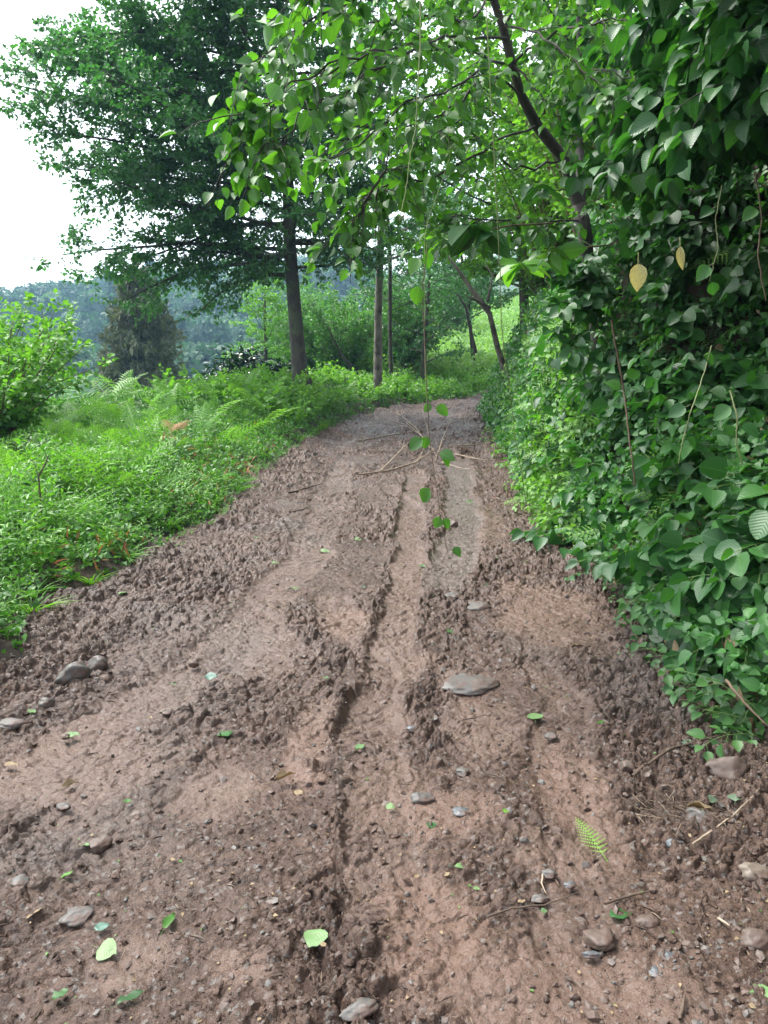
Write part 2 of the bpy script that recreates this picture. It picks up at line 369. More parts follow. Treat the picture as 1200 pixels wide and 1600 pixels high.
M['laurel'] = leafmat('laurel', [(.008, .028, .012), (.014, .045, .016), (.028, .075, .022)], (1.2, 2.0, .6), .10, .22)
M['conifer'] = leafmat('conifer', [(.055, .065, .036), (.085, .105, .055), (.115, .14, .08), (.16, .15, .11)], (1.2, 1.3, .8), .2, .7)
M['hill'] = leafmat('hill', [(.020, .060, .030), (.034, .090, .038), (.060, .135, .050)], (1.4, 2, .8), .2, .7)
M['hill_pale'] = leafmat('hill_pale', [(.05, .115, .045), (.08, .16, .06), (.12, .21, .085)], (1.4, 2, .8), .2, .7)
M['yellow'] = leafmat('yellow', [(.42, .38, .15), (.50, .47, .22)], (1.2, 1.1, .6), .35, .5, .3, .5, (.6, .55, .3), 26)
M['fallen'] = leafmat('fallen', [(.055, .13, .04), (.10, .20, .065), (.17, .26, .11)], (1.1, 1.2, .6), .1, .5, .12, .5, (.24, .34, .17), 22)
M['fallen_teal'] = leafmat('fallen_teal', [(.045, .11, .08), (.06, .15, .11)], (1.1, 1.3, .8), .1, .35, .3, .6, None, 20)
M['fallen_dry'] = leafmat('fallen_dry', [(.22, .16, .09), (.32, .25, .15)], (1.1, 1.0, .6), .1, .6, .7, .3, (.09, .055, .03), 20)
M['bark'] = barkmat('bark', (.020, .017, .014), (.062, .054, .046), 7, (.055, .068, .04))
M['bark_pale'] = barkmat('bark_pale', (.06, .05, .038), (.20, .18, .145), 8, (.045, .038, .03))
M['bark_dark'] = barkmat('bark_dark', (.014, .011, .010), (.050, .040, .034), 12)
M['stem'] = simplemat('stem', (.07, .13, .03), (.12, .19, .05), 12, .6, 0)
M['stem_brown'] = simplemat('stem_brown', (.07, .045, .028), (.14, .10, .06), 14, .8, 0)
M['vine_stem'] = simplemat('vine_stem', (.13, .17, .06), (.22, .24, .10), 10, .6, 0)
M['stick_pale'] = simplemat('stick_pale', (.19, .14, .095), (.36, .29, .21), 15, .75, .002)
M['stick_dark'] = simplemat('stick_dark', (.05, .033, .022), (.12, .085, .06), 15, .8, .002)
def stonemat(name, c1, c2, rough, lo=.46, hi=.58):
    m = simplemat(name, c1, c2, 16, rough, .008, .3, .7); t = m.node_tree; N = t.nodes.new; L = t.links.new
    p = [n for n in t.nodes if n.type == 'BSDF_PRINCIPLED'][0]; src = p.inputs['Base Color'].links[0].from_socket
    tc = N('ShaderNodeTexCoord'); n = N('ShaderNodeTexNoise'); n.inputs['Scale'].default_value = 24; n.inputs['Detail'].default_value = 8; n.inputs['Roughness'].default_value = .7; L(tc.outputs['Object'], n.inputs[0])
    r = N('ShaderNodeValToRGB'); r.color_ramp.elements[0].position = lo; r.color_ramp.elements[1].position = hi; L(n.outputs[0], r.inputs[0])
    mx = N('ShaderNodeMixRGB'); L(r.outputs[0], mx.inputs[0]); L(src, mx.inputs[1]); mx.inputs[2].default_value = (.085, .052, .04, 1); L(mx.outputs[0], p.inputs['Base Color'])
    return m
M['stone_grey'] = stonemat('stone_grey', (.062, .060, .055), (.12, .117, .105), .55, .44, .60)
M['stone_blue'] = stonemat('stone_blue', (.058, .070, .076), (.115, .13, .138), .45, .44, .6)
M['stone_brown'] = stonemat('stone_brown', (.065, .046, .035), (.12, .092, .074), .6)
M['stone_pale'] = stonemat('stone_pale', (.13, .105, .08), (.20, .17, .135), .6, .44, .60)

# ------------------------------------------------------------------ mesh builder
class MB:
    def __init__(s): s.v = []; s.f = []; s.uv = []; s.r = []; s.mi = []; s.n = 0
    def add(s, v, f, uv=None, r=None, mi=0):
        v = np.asarray(v, float).reshape(-1, 3); f = np.asarray(f, np.int64).reshape(-1, 3)
        s.v.append(v); s.f.append(f + s.n); s.uv.append(np.zeros((len(v), 2)) if uv is None else uv)
        s.r.append(np.full(len(v), .5) if r is None else r); s.mi.append(np.full(len(f), mi)); s.n += len(v)
    def tube(s, pts, rad, n=6, mi=0, r=.5):
        pts = np.asarray(pts, float); k = len(pts)
        rad = np.interp(np.linspace(0, 1, k), np.linspace(0, 1, len(np.atleast_1d(rad))), np.atleast_1d(rad)) if len(np.atleast_1d(rad)) != k else np.asarray(rad)
        t = np.gradient(pts, axis=0); t /= np.linalg.norm(t, axis=1)[:, None] + 1e-9
        a = np.array([0, 0, 1.]) if abs(t[0, 2]) < .9 else np.array([1., 0, 0])
        u = np.cross(t, a); u /= np.linalg.norm(u, axis=1)[:, None] + 1e-9; w_ = np.cross(t, u)
        an = np.arange(n) / n * 2 * math.pi
        v = pts[:, None] + rad[:, None, None] * (np.cos(an)[None, :, None] * u[:, None] + np.sin(an)[None, :, None] * w_[:, None])
        v = v.reshape(-1, 3); f = []
        for i in range(k - 1):
            for j in range(n):
                a_, b_ = i * n + j, i * n + (j + 1) % n; c_, d_ = a_ + n, b_ + n
                f += [(a_, b_, d_), (a_, d_, c_)]
        v = np.vstack([v, pts[-1] + t[-1] * rad[-1] * .6]); e = len(v) - 1
        for j in range(n): f.append(((k - 1) * n + j, (k - 1) * n + (j + 1) % n, e))
        s.add(v, f, r=np.full(len(v), r), mi=mi)
    def leaves(s, tm, P, D, U, size, rnd=None, wid=None, mi=0):
        """place template tm at P, long axis D, normal near U"""
        P = np.asarray(P, float).reshape(-1, 3); n = len(P)
        if n == 0: return
        D = np.asarray(D, float); D = D / (np.linalg.norm(D, axis=1)[:, None] + 1e-9)
        X = np.cross(D, U); X /= np.linalg.norm(X, axis=1)[:, None] + 1e-9; Z = np.cross(X, D)
        size = np.broadcast_to(np.asarray(size, float), (n,)); wid = np.ones(n) if wid is None else wid
        tv, tf, tuv = tm
        v = P[:, None] + size[:, None, None] * (tv[None, :, 0, None] * X[:, None] * wid[:, None, None] + tv[None, :, 1, None] * D[:, None] + tv[None, :, 2, None] * Z[:, None])
        f = tf[None] + (np.arange(n) * len(tv))[:, None, None]
        rnd = rg.random(n) if rnd is None else rnd
        s.add(v.reshape(-1, 3), f.reshape(-1, 3), np.tile(tuv, (n, 1)), np.repeat(rnd, len(tv)), mi)
    def build(s, name, mats, parent=None, origin=None, smooth=True):
        v = np.vstack(s.v); f = np.vstack(s.f); uv = np.vstack(s.uv); r = np.concatenate(s.r); mi = np.concatenate(s.mi)
        if origin is not None: v = v - np.asarray(origin)
        return mesh_obj(name, v, f, mats, parent, uv, r, mi, smooth, None if parent is not None else origin)
def mesh_obj(name, v, f, mats, parent=None, uv=None, r=None, mi=None, smooth=True, loc=None, col=None):
    me = bpy.data.meshes.new(name); nv, nf = len(v), len(f)
    me.vertices.add(nv); me.vertices.foreach_set('co', v.astype(np.float32).ravel())
    me.loops.add(nf * 3); me.loops.foreach_set('vertex_index', f.astype(np.int32).ravel())
    me.polygons.add(nf); me.polygons.foreach_set('loop_start', np.arange(nf, dtype=np.int32) * 3)
    try: me.polygons.foreach_set('loop_total', np.full(nf, 3, np.int32))
    except Exception: pass
    for m in (mats if isinstance(mats, (list, tuple)) else [mats]): me.materials.append(m)
    if mi is not None: me.polygons.foreach_set('material_index', mi.astype(np.int32))
    me.polygons.foreach_set('use_smooth', np.full(nf, smooth))
    me.update(calc_edges=True)
    if uv is not None:
        l = me.uv_layers.new(name='UVMap'); l.data.foreach_set('uv', uv[f.ravel()].astype(np.float32).ravel())
    if r is not None:
        a = me.attributes.new('rnd', 'FLOAT', 'POINT'); a.data.foreach_set('value', r.astype(np.float32))
    if col is not None:
        a = me.attributes.new('mask', 'FLOAT_COLOR', 'POINT'); a.data.foreach_set('color', col.astype(np.float32).ravel())
    o = bpy.data.objects.new(name, me); C.objects.link(o)
    if parent is not None: o.parent = parent
    if loc is not None: o.location = loc
    return o
def tag(o, label=None, cat=None, group=None, kind=None):
    if label: o['label'] = label
    if cat: o['category'] = cat
    if group: o['group'] = group
    if kind: o['kind'] = kind
    return o
def thing(name, label, cat, loc=(0, 0, 0), group=None):
    o = bpy.data.objects.new(name, None); C.objects.link(o); o.location = loc; o.empty_display_size = .1
    return tag(o, label, cat, group)
CH = {}
def copy_tree(o, parent=None):
    c = o.copy(); C.objects.link(c)
    if parent is not None: c.parent = parent
    for ch in list(o.children): copy_tree(ch, c)
    return c

# ------------------------------------------------------------------ leaf templates (x across, y along, z up)
def t_leaf(rows, wide, fold=.16, curl=.18, petiole=0.0, cup=0.0):
    """rows: list of (v, halfwidth)"""
    v = [(0, 0, 0)]; uv = [(.5, 0)]; f = []
    for y, hw in rows:
        z = -curl * y * y
        v += [(-hw * wide, y, z + 2 * fold * hw * wide), (0, y, z), (hw * wide, y, z + 2 * fold * hw * wide)]; uv += [(.5 - hw * .5, y), (.5, y), (.5 + hw * .5, y)]
    v.append((0, 1, -curl)); uv.append((.5, 1)); e = len(v) - 1
    f += [(0, 2, 1), (0, 3, 2)]
    for i in range(len(rows) - 1):
        a = 1 + 3 * i; b = a + 3
        f += [(a, a + 1, b + 1), (a, b + 1, b), (a + 1, a + 2, b + 2), (a + 1, b + 2, b + 1)]
    a = 1 + 3 * (len(rows) - 1); f += [(a, a + 1, e), (a + 1, a + 2, e)]
    return np.array(v, float), np.array(f), np.array(uv, float)
OV = t_leaf([(.06, .42), (.2, .86), (.4, 1.0), (.62, .84), (.82, .46), (.93, .18)], .40, .22, .22)
OVR = t_leaf([(.03, .45), (.15, .92), (.38, 1.08), (.62, .98), (.84, .62), (.95, .28)], .45, .14, .12)
OV4 = t_leaf([(.2, .85), (.5, 1.0), (.8, .5)], .38, .2, .2)
OV2 = t_leaf([(.42, 1.0)], .36, .25, .15)
LAN = t_leaf([(.12, .6), (.35, 1.0), (.7, .6)], .14, .3, .35)
LAN2 = t_leaf([(.35, 1.0)], .13, .3, .2)
ELL = t_leaf([(.12, .55), (.35, .95), (.6, .95), (.85, .5)], .24, .2, .25)
def t_frond(n=13, detail=True, tri=1.0, seed=1):
    """fern frond, unit length, arching; pinnae as toothed strips"""
    r = np.random.default_rng(seed); V = []; F = []; U = []
    def base(t): return np.array([0, t * (1 - .12 * t), .18 * t - .42 * t * t])
    def quad(a, b, c, d=None):
        k = len(V); V.extend([a, b, c]); U.extend([(.5, .5)] * 3); F.append((k, k + 1, k + 2))
        if d is not None: V.append(d); U.append((.5, .5)); F.append((k, k + 2, k + 3))
    for i in range(12):
        a, b = base(i / 12), base((i + 1) / 12); w_ = .006 * (1.2 - i / 12)
        quad(a - [w_, 0, 0], a + [w_, 0, 0], b + [w_ * .8, 0, 0], b - [w_ * .8, 0, 0])
    for i in range(n):
        t = .16 + .82 * (i / (n - 1))**.95; p = base(t)
        L = .30 * tri * (1.02 - (i / (n - 1)))**.8 * (min(1, .55 + i * .28))
        for s in (-1, 1):
            d = np.array([s * (1 - .1 * t), .34 + .25 * t, -.22 + .1 * r.standard_normal()]); d /= np.linalg.norm(d)
            q = np.cross(d, [0, 0, 1.]); q /= np.linalg.norm(q) + 1e-9
            m = max(3, int(9 * L / .3)) if detail else 3
            if detail:
                for j in range(m):
                    tt = (j + .5) / m; c = p + d * L * tt + np.array([0, 0, -.12 * L * tt * tt]); w_ = .027 * tri * (1.05 - tt) * (L / .3)**.5 + .004; hw = L / m * .42
                    for s2 in (-1, 1):
                        quad(c - d * hw, c + q * s2 * w_ + d * hw * .6, c + d * hw)
                quad(p, p + d * L * .5 + q * .003, p + d * L, p + d * L * .5 - q * .003)
            else:
                e = p + d * L + np.array([0, 0, -.12 * L]); w_ = .019
                quad(p - q * w_ * .5, p + d * L * .4 - q * w_, e, p + d * L * .4 + q * w_)
    return np.array(V, float), np.array(F), np.array(U, float)

def rdir(n, up=0.0, flat=1.0):
    v = rg.standard_normal((n, 3)); v[:, 2] *= flat; v[:, 2] += up
    return v / (np.linalg.norm(v, axis=1)[:, None] + 1e-9)

# ================================================================== SETTING
def sgrid(a, b, n, k):
    t = np.linspace(-1, 1, n); s = np.sinh(k * t) / math.sinh(k)
    return np.where(s < 0, -s * a, s * b)
def ground():
    xs = sgrid(-520, 520, 420, 6.2)
    ys = np.concatenate([np.linspace(-40, 0, 30, endpoint=False), np.linspace(0, 26, 200, endpoint=False), 26 + 674 * (np.linspace(0, 1, 170)**2.6)])
    X, Y = np.meshgrid(xs, ys); Z = H(X, Y)
    inn = ss(-.02, .22, X - XL(Y)) * ss(-.02, .16, XR(Y) - X) * (1 - ss(36, 40, Y))
    Z = Z - .16 * inn
    near = np.exp(-(np.hypot(X, Y) / 25)**2)
    Z += .05 * near * fbm(X * 3, Y * 3, 4, 63) * (1 - inn)
    ny, nx = X.shape; v = np.stack([X, Y, Z], -1).reshape(-1, 3)
    i = np.arange(nx * (ny - 1)); i = i[(i % nx) != nx - 1]
    f = np.concatenate([np.stack([i, i + 1, i + nx + 1], 1), np.stack([i, i + nx + 1, i + nx], 1)])
    c = v[f].mean(1); mi = np.zeros(len(f), int)
    mi[(c[:, 0] < XL(c[:, 1]) - .35)] = 1
    mi[(c[:, 1] > 30)] = 2; mi[(c[:, 1] > 105)] = 3
    o = mesh_obj('ground', v, f, [M['soil'], M['earth_green'], M['field'], M['forest_floor']], mi=mi)
    tag(o, kind='structure', label='ground of verge, bank and hillside around the muddy road')
def road_mesh():
    ys = [.5]
    while ys[-1] < 41: ys.append(ys[-1] + min(.042, max(.0052, ys[-1]**2 * .00050)))
    ys = np.array(ys); u = np.linspace(0, 1, 800)
    Y, U = np.meshgrid(ys, u, indexing='ij'); x0, x1 = XL(Y) - .45, XR(Y) + .35
    X = x0 + (x1 - x0) * U
    h, sm, og, gr = road(X, Y, True)
    out = np.maximum(ss(.0, .45, XL(Y) + .02 - X), ss(0, .35, X - XR(Y) + .02))
    h = h - .30 * out + np.minimum(H(X, Y), .25) * (1 - out) * (out > 0) + np.clip(Y - 31, 0, 60) * .0
    h = h + H(X, Y) * ((Y > 30) & (out == 0))
    ny, nx = X.shape; v = np.stack([X, Y, h], -1).reshape(-1, 3)
    i = np.arange(nx * (ny - 1)); i = i[(i % nx) != nx - 1]
    f = np.concatenate([np.stack([i, i + 1, i + nx + 1], 1), np.stack([i, i + nx + 1, i + nx], 1)])
    col = np.stack([sm, og, gr, np.ones_like(sm)], -1).reshape(-1, 4)
    o = mesh_obj('road', v, f, [M['mud']], col=col)
    tag(o, kind='structure', label='wet brown dirt road with wheel ruts and clods')
    print('road verts', len(v))
ground(); road_mesh()

def lump(seed, sub=1, flat=.7, rough=.25):
    """small irregular stone or clod template"""
    import bmesh
    bm = bmesh.new(); bmesh.ops.create_icosphere(bm, subdivisions=sub, radius=1)
    v = np.array([x.co[:] for x in bm.verts]); f = np.array([[q.index for q in p.verts] for p in bm.faces]); bm.free()
    r = np.random.default_rng(seed)
    for _ in range(5):
        d = r.standard_normal(3); d /= np.linalg.norm(d); c = r.uniform(.55, .85)
        k = v @ d; v = v - np.clip(k - c, 0, 1)[:, None] * d * .9       # flattened facets
    ph = r.random(3) * 9
    v *= (1 + rough * (fbm(v[:, 0] * 1.7 + ph[0], v[:, 1] * 1.7 + v[:, 2] * 1.3 + ph[1], 3, seed)))[:, None]
    v[:, 2] *= flat
    return v, f, np.zeros((len(v), 2))
def scatter_lumps(name, label, cat, n, mat, smin, smax, ymax, maskf, sink=.25, subs=1):
    T = [lump(100 + i, subs, .55, .6) for i in range(9)]
    mb = MB(); X = []; Yy = []
    while len(X) < n:
        m = 4 * n
        t = rg.random(m); y = 1.25 / (1 - t * (1 - 1.25 / ymax))      # denser near the camera
        x = XL(y) - .2 + rg.random(m) * (XR(y) - XL(y) + .4)
        k = rg.random(m) < maskf(x, y)
        X += list(x[k]); Yy += list(y[k])
    x = np.array(X[:n]); y = np.array(Yy[:n]); s = smin * (smax / smin)**(rg.random(n)**2.6) * (1 + .04 * y)
    z = road(x, y) + s * (.5 - sink)
    z = np.where((x < XL(y)) | (x > XR(y)), surf(x, y) + s * .3, z)
    k = rg.integers(0, len(T), n)
    for i, tm in enumerate(T):
        q = k == i; m = q.sum()
        mb.leaves(tm, np.stack([x, y, z], -1)[q], rdir(m, 0, .3), rdir(m, 1.2), s[q], wid=rg.uniform(.5, 1.35, m))
    o = mb.build(name, mat, smooth=False); return tag(o, label, cat, None, 'stuff')
def m_clod(x, y):
    h, sm, og, gr = road(x, y, True)
    led = np.zeros(x.shape)
    for p, am, wd in LEDGE:
        d = pdist(x, y, p)[0]; led = np.maximum(led, np.exp(-(d / (wd * .6))**2) * am / .05)
    e = np.maximum(ss(.9, .1, x - XL(y)), ss(.7, .05, XR(y) - x))
    return np.clip((.18 + .5 * ss(-.1, .5, fbm(x * 2, y * 1.6, 3, 19)) + .7 * led + .6 * e) * (1 - .95 * sm), 0, 1)
def m_grav(x, y):
    e = ss(1.2, .1, XR(y) - x) + .5 * ss(.9, .1, x - XL(y))
    return np.clip(.06 + .55 * ss(.0, .5, fbm(x * 1.5, y * 1.2, 3, 88)) + .9 * e, 0, 1)
scatter_lumps('mud_crumbs', 'loose crumbs and clods of wet brown mud on the road', 'mud crumbs', 17000, M['mud_plain'], .0028, .017, 16, m_clod, .55)
scatter_lumps('gravel', 'small grey and brown gravel pressed into the mud', 'gravel', 5200, M['stone_brown'], .003, .017, 10, m_grav, .4)
scatter_lumps('gravel_chips', 'bluish grey stone chips strewn over the mud', 'gravel', 2600, M['stone_grey'], .003, .016, 10, m_grav, .4)

# ---- individual stones
def stone(px, py, wpx, asp, mat, label, flat=.5, sink=.35, seed=1, rz=0):
    g = G(px, py); z = sz(g[0], g[1]); s = wpx / 1200 * math.hypot(g[0], g[1], CAMZ) / 2 * .9; sink += .22
    v, f, uv = lump(seed, 4, flat, .22)
    v = v * [s, s * asp, s]; v += .03 * s * fbm(v[:, 0:1] / s * 7, v[:, 1:2] / s * 7 + v[:, 2:3] / s * 5, 3, seed)
    o = mesh_obj('stone', v, f, [M[mat]], uv=uv, r=np.full(len(v), .5), loc=(g[0], g[1], z + s * flat * (.5 - sink)))
    o.rotation_euler = (0, 0, rz)
    return tag(o, label, 'stone')
stone(733, 1068, 106, .75, 'stone_grey', 'large smooth grey stone sunk flat in the mud at mid road', .22, .38, 43, .1)
stone(745, 950, 46, .8, 'stone_grey', 'grey rounded stone up the road from the large flat one', .5, .35, 4)
stone(708, 932, 34, .9, 'stone_grey', 'small pale stone beside a blue-green leaf in the mud', .4, .35, 5)
stone(113, 1058, 52, .6, 'stone_grey', 'long muddy stone below the ferny verge', .8, .1, 6, .35)
stone(152, 1042, 32, .9, 'stone_grey', 'rounded stone touching the long stone below the verge', .9, .1, 7)
stone(18, 1132, 44, .8, 'stone_grey', 'flat angular stone at the edge of the ditch', .35, .1, 8, .3)
stone(72, 1100, 26, .9, 'stone_grey', 'small stone between the ditch stones', .7, .2, 9)
stone(102, 1152, 15, .9, 'stone_brown', 'little brown stone below the ditch stones', .7, .2, 10)
stone(1137, 1205, 66, .7, 'stone_brown', 'large brown stone under the low ferns at the bank foot', .75, .15, 11, -.1)
stone(1083, 1055, 34, 1.2, 'stone_pale', 'pale stone at the foot of the leafy bank', .8, .1, 12, .6)
stone(1055, 1318, 28, .9, 'stone_blue', 'blue grey stone below the dead fern heap', .6, .2, 13)
stone(1180, 1365, 44, .7, 'stone_pale', 'pale tan stone by the long thin twig', .6, .2, 14)
stone(1095, 1275, 46, .8, 'stone_grey', 'dark grey stone beside the pale dry leaf', .5, .3, 15)
stone(938, 1465, 50, 1.0, 'stone_brown', 'brown stone half buried beside the veined leaf', .45, .25, 16)
stone(1025, 1520, 24, .9, 'stone_blue', 'blue stone lying below the half buried brown stone', .4, .2, 17)
stone(1046, 1495, 17, 1.7, 'stone_blue', 'narrow upright blue stone chip', .6, .15, 18, .3)
stone(924, 1492, 26, .5, 'stone_blue', 'pale blue sliver of stone on the mud', .4, .15, 19, -.1)
stone(890, 1383, 20, .9, 'stone_blue', 'bluish pebble just below the fern tip on the mud', .5, .2, 20)
stone(843, 1405, 28, .7, 'stone_grey', 'grey pebble with a light top near the pebble pair', .5, .2, 21)
stone(858, 1366, 26, .7, 'stone_grey', 'grey flat pebble among leaf scraps', .5, .2, 22)
stone(645, 1140, 20, .9, 'stone_blue', 'small blue grey stone in the wheel rut', .5, .25, 23)
stone(660, 1248, 42, .5, 'stone_grey', 'long low grey stone in the rut mud', .5, .3, 24)
stone(722, 1268, 30, .9, 'stone_blue', 'flat blue grey stone beside the dark green leaf', .35, .3, 25)
stone(725, 1207, 26, .9, 'stone_grey', 'small dark stone right of the twin grooves', .5, .25, 26)
stone(980, 1200, 30, .9, 'stone_brown', 'round brown stone under the long dark twig', .8, .2, 27)
stone(155, 1320, 40, .7, 'stone_brown', 'dark brown stone sticking out of clods', .7, .3, 28, .7)
stone(97, 1262, 24, .7, 'stone_grey', 'grey stone near the curled striped leaf', .5, .25, 29)
stone(32, 1378, 26, 1.2, 'stone_grey', 'smooth grey pebble between the dark brown stone and the grey boulder top', .5, .3, 30)
stone(303, 1038, 18, .7, 'stone_brown', 'small brown pebble on the smooth mud band', .8, .2, 31)
stone(262, 1113, 24, .6, 'stone_pale', 'tan flat pebble on stony mud', .5, .2, 32, .3)
stone(120, 1430, 50, .8, 'stone_grey', 'grey boulder top barely showing through clods', .3, .35, 33)
stone(1180, 1470, 40, .9, 'stone_brown', 'rough brown stone in the gravelly corner', .7, .25, 34)
stone(560, 1592, 60, .6, 'stone_grey', 'grey stone surfacing at the bottom of the rut', .3, .4, 35, .3)
stone(860, 1150, 26, .8, 'stone_grey', 'greyish stone below the torn pale leaf', .4, .3, 36)
stone(1010, 1440, 34, .8, 'stone_brown', 'brown pebble above the blue stones', .6, .3, 37)
stone(770, 905, 18, .8, 'stone_brown', 'small dark stone beyond the grey rounded one', .9, .1, 38)
stone(706, 820, 24, .9, 'stone_brown', 'dark wet stone beside the shiny wheel track', .8, .2, 39)

# ================================================================== TREES
def poly(p, d, L, n, bend=(0, 0, 0), jit=.08):
    pts = [np.array(p, float)]; d = np.array(d, float); d /= np.linalg.norm(d); st = L / n
    for i in range(n):
        d = d + np.array(bend) / n + rg.standard_normal(3) * jit; d /= np.linalg.norm(d)
        pts.append(pts[-1] + d * st)
    return np.array(pts)
def at_t(pts, t):
    s = t * (len(pts) - 1); i = min(int(s), len(pts) - 2); f = s - i
    return pts[i] * (1 - f) + pts[i + 1] * f, pts[i + 1] - pts[i]
def twig_leaves(mb, tm, tw, k, size, spread=.6, up=1.0, droop=0.0, mi=0, rlo=0, rhi=1, wj=.15):
    """tw: list of (p, d, L) twigs; k leaves on each"""
    P = np.array([t[0] for t in tw]); D = np.array([t[1] for t in tw]); L = np.array([t[2] for t in tw])
    D = D / (np.linalg.norm(D, axis=1)[:, None] + 1e-9)
    P = np.repeat(P, k, 0); D = np.repeat(D, k, 0); L = np.repeat(L, k)
    tt = rg.random(len(P)); n = len(P)
    side = rdir(n, 0, .5)
    pos = P + D * (L * tt)[:, None] + side * (size * .35)
    dd = D + side * spread * 1.4; dd[:, 2] -= droop
    U = rdir(n, up * 2)
    s = size * rg.uniform(.6, 1.15, n)
    rr = rlo + (rhi - rlo) * rg.random(n)
    mb.leaves(tm, pos, dd, U, s, rr, rg.uniform(1 - wj, 1 + wj, n), mi)
def make_tree(name, label, base, trunk_pts, tr, limbs, leaf, leafm, barkm, tm=OV2, k=14, size=.09, sub_n=9, twig_n=5, group=None, cat='tree', flatness=.35, droop=.1, upn=1.0, subl=.42, extra=None, crown='crown'):
    base = np.array(base, float)
    root = thing(name, label, cat, base, group)
    tb = MB(); tb.tube(trunk_pts, tr, 12)
    # root flare
    for a in range(5):
        an = a * 1.26 + rg.random(); r0 = tr[0]
        tb.tube([trunk_pts[0] + [math.cos(an) * r0 * .3, math.sin(an) * r0 * .3, r0 * 1.6], trunk_pts[0] + [math.cos(an) * r0 * .9, math.sin(an) * r0 * .9, r0 * .4], trunk_pts[0] + [math.cos(an) * r0 * 1.9, math.sin(an) * r0 * 1.9, -r0 * .5]], [r0 * .55, r0 * .4, r0 * .2], 6)
    tw = []
    for (p, d, L, r, bend) in limbs:
        lp = poly(p, d, L, 8, bend, .07); tb.tube(lp, [r, r * .25], 6)
        hd = np.array([d[0], d[1], 0]); hd /= np.linalg.norm(hd) + 1e-9; sd = np.array([-hd[1], hd[0], 0])
        ns = max(4, int(sub_n * L / 4))
        for j in range(ns):
            t = .07 + .93 * (j + rg.random()) / ns; t = min(t, .995)
            q, dd = at_t(lp, t); dd = dd / np.linalg.norm(dd); s = 1 if j % 2 else -1
            sl_ = L * subl * (1.15 - .75 * t) * rg.uniform(.6, 1.15)
            sdv = dd * .75 + sd * s * rg.uniform(.5, 1.1) + np.array([0, 0, rg.normal(.05, flatness)])
            sp = poly(q, sdv, sl_, 4, (0, 0, -.15), .1); tb.tube(sp, [r * .28 * (1.2 - t), .004], 4)
            nt_ = max(3, int(twig_n * sl_ / 1.0) + 2)
            for m in range(nt_):
                tt = .15 + .85 * (m + rg.random()) / nt_; a_, b_ = at_t(sp, min(tt, .99)); b_ = b_ / np.linalg.norm(b_)
                td = b_ * .8 + rdir(1, 0, .45)[0] * .9
                tw.append((a_, td, rg.uniform(.25, .55) * min(1, size / .08) * 1.0))
    trunk = tb.build('trunk', [barkm], root, base)
    cb = MB(); twig_leaves(cb, tm, tw, k, size, .7, upn, droop)
    cb.build(crown, [leafm], root, base)
    return root
def limbs_on(trunk_pts, n, h0, h1, reach, r0, up=.25, bend=(0, 0, .1), azs=None):
    out = []; tz = np.array(trunk_pts)[:, 2]
    for i in range(n):
        f = (i + rg.random() * .8) / n; z = h0 + (h1 - h0) * f
        p = np.array([np.interp(z, tz, np.array(trunk_pts)[:, c]) for c in (0, 1)] + [z])
        az = i * 2.4 + rg.normal(0, .35) if azs is None else azs[i % len(azs)] + rg.normal(0, .15)
        L = reach(z, az) * rg.uniform(.82, 1.05)
        e = up + .75 * f**2
        out.append((p, (math.cos(az), math.sin(az), e), L / math.cos(math.atan(e)) * .95, r0 * (1 - .65 * f) * min(1, L / 4 + .3), bend))
    return out

# ---- the big tree by the road
Y0 = 19.0; bx, by = W(470, 585, Y0)[0], Y0; bz = sz(bx, by) - .1
tp = np.array([(bx + .05, by, bz), (bx - .03, by, bz + .7), (bx - .10, by, bz + 1.8), (bx - .2, by + .05, bz + 3.4), (bx - .22, by + .1, bz + 6), (bx - .3, by, bz + 9), (bx - .2, by, bz + 11.5), (bx - .3, by, bz + 14.5)])
def reach_big(z, az):
    lf = np.interp(z, [2.5, 3.4, 4.4, 5.6, 7.1, 8.7, 10.5, 12.5, 14.5], [3.4, 4.6, 5.3, 5.2, 6.6, 5.8, 5.0, 3.6, 1.4])
    rt = np.interp(z, [2.5, 4, 6, 9, 14.5], [1.6, 2.8, 3.4, 3.6, 1.4])
    c = math.cos(az)
    return (lf if c < 0 else rt) * abs(c)**.5 * 1 + 3.6 * (1 - abs(c)**.5) * np.interp(z, [3, 14.5], [1, .35])
lim = limbs_on(tp, 56, bz + 3.0, bz + 14.0, reach_big, .052, .10, (0, 0, .12))
# four low limbs that the photograph shows one by one
for (px, py, ex, ey) in ((445, 430, 300, 455), (440, 405, 200, 395), (450, 300, 105, 340), (450, 250, 5, 178), (448, 160, 60, 90), (455, 380, 600, 400), (452, 330, 610, 330), (448, 200, 130, 245),
        (448, 330, 130, 300), (446, 390, 95, 385), (445, 410, 180, 425), (450, 290, 60, 215), (448, 350, 200, 335), (450, 120, 80, 95), (450, 60, 55, 25), (450, 90, 190, 60), (450, 190, 150, 160), (448, 400, 260, 440), (450, 10, 120, -40), (452, 270, 250, 270)):
    a = W(px, py, Y0); b = W(ex, ey, Y0 - rg.uniform(0, 1.6)); d = b - a; L = np.linalg.norm(d)
    lim.append((a, d / L + np.array([0, 0, .12]), L, .055, (0, 0, -.22)))
make_tree('alder_tree', 'large dark green alder with a thick mossy trunk at the road verge', (bx, by, bz), tp, [.25, .19, .165, .15, .12, .09, .07, .03], lim, None, M['alder'], M['bark'], k=17, size=.115, sub_n=15, twig_n=6, flatness=.50, subl=.40)

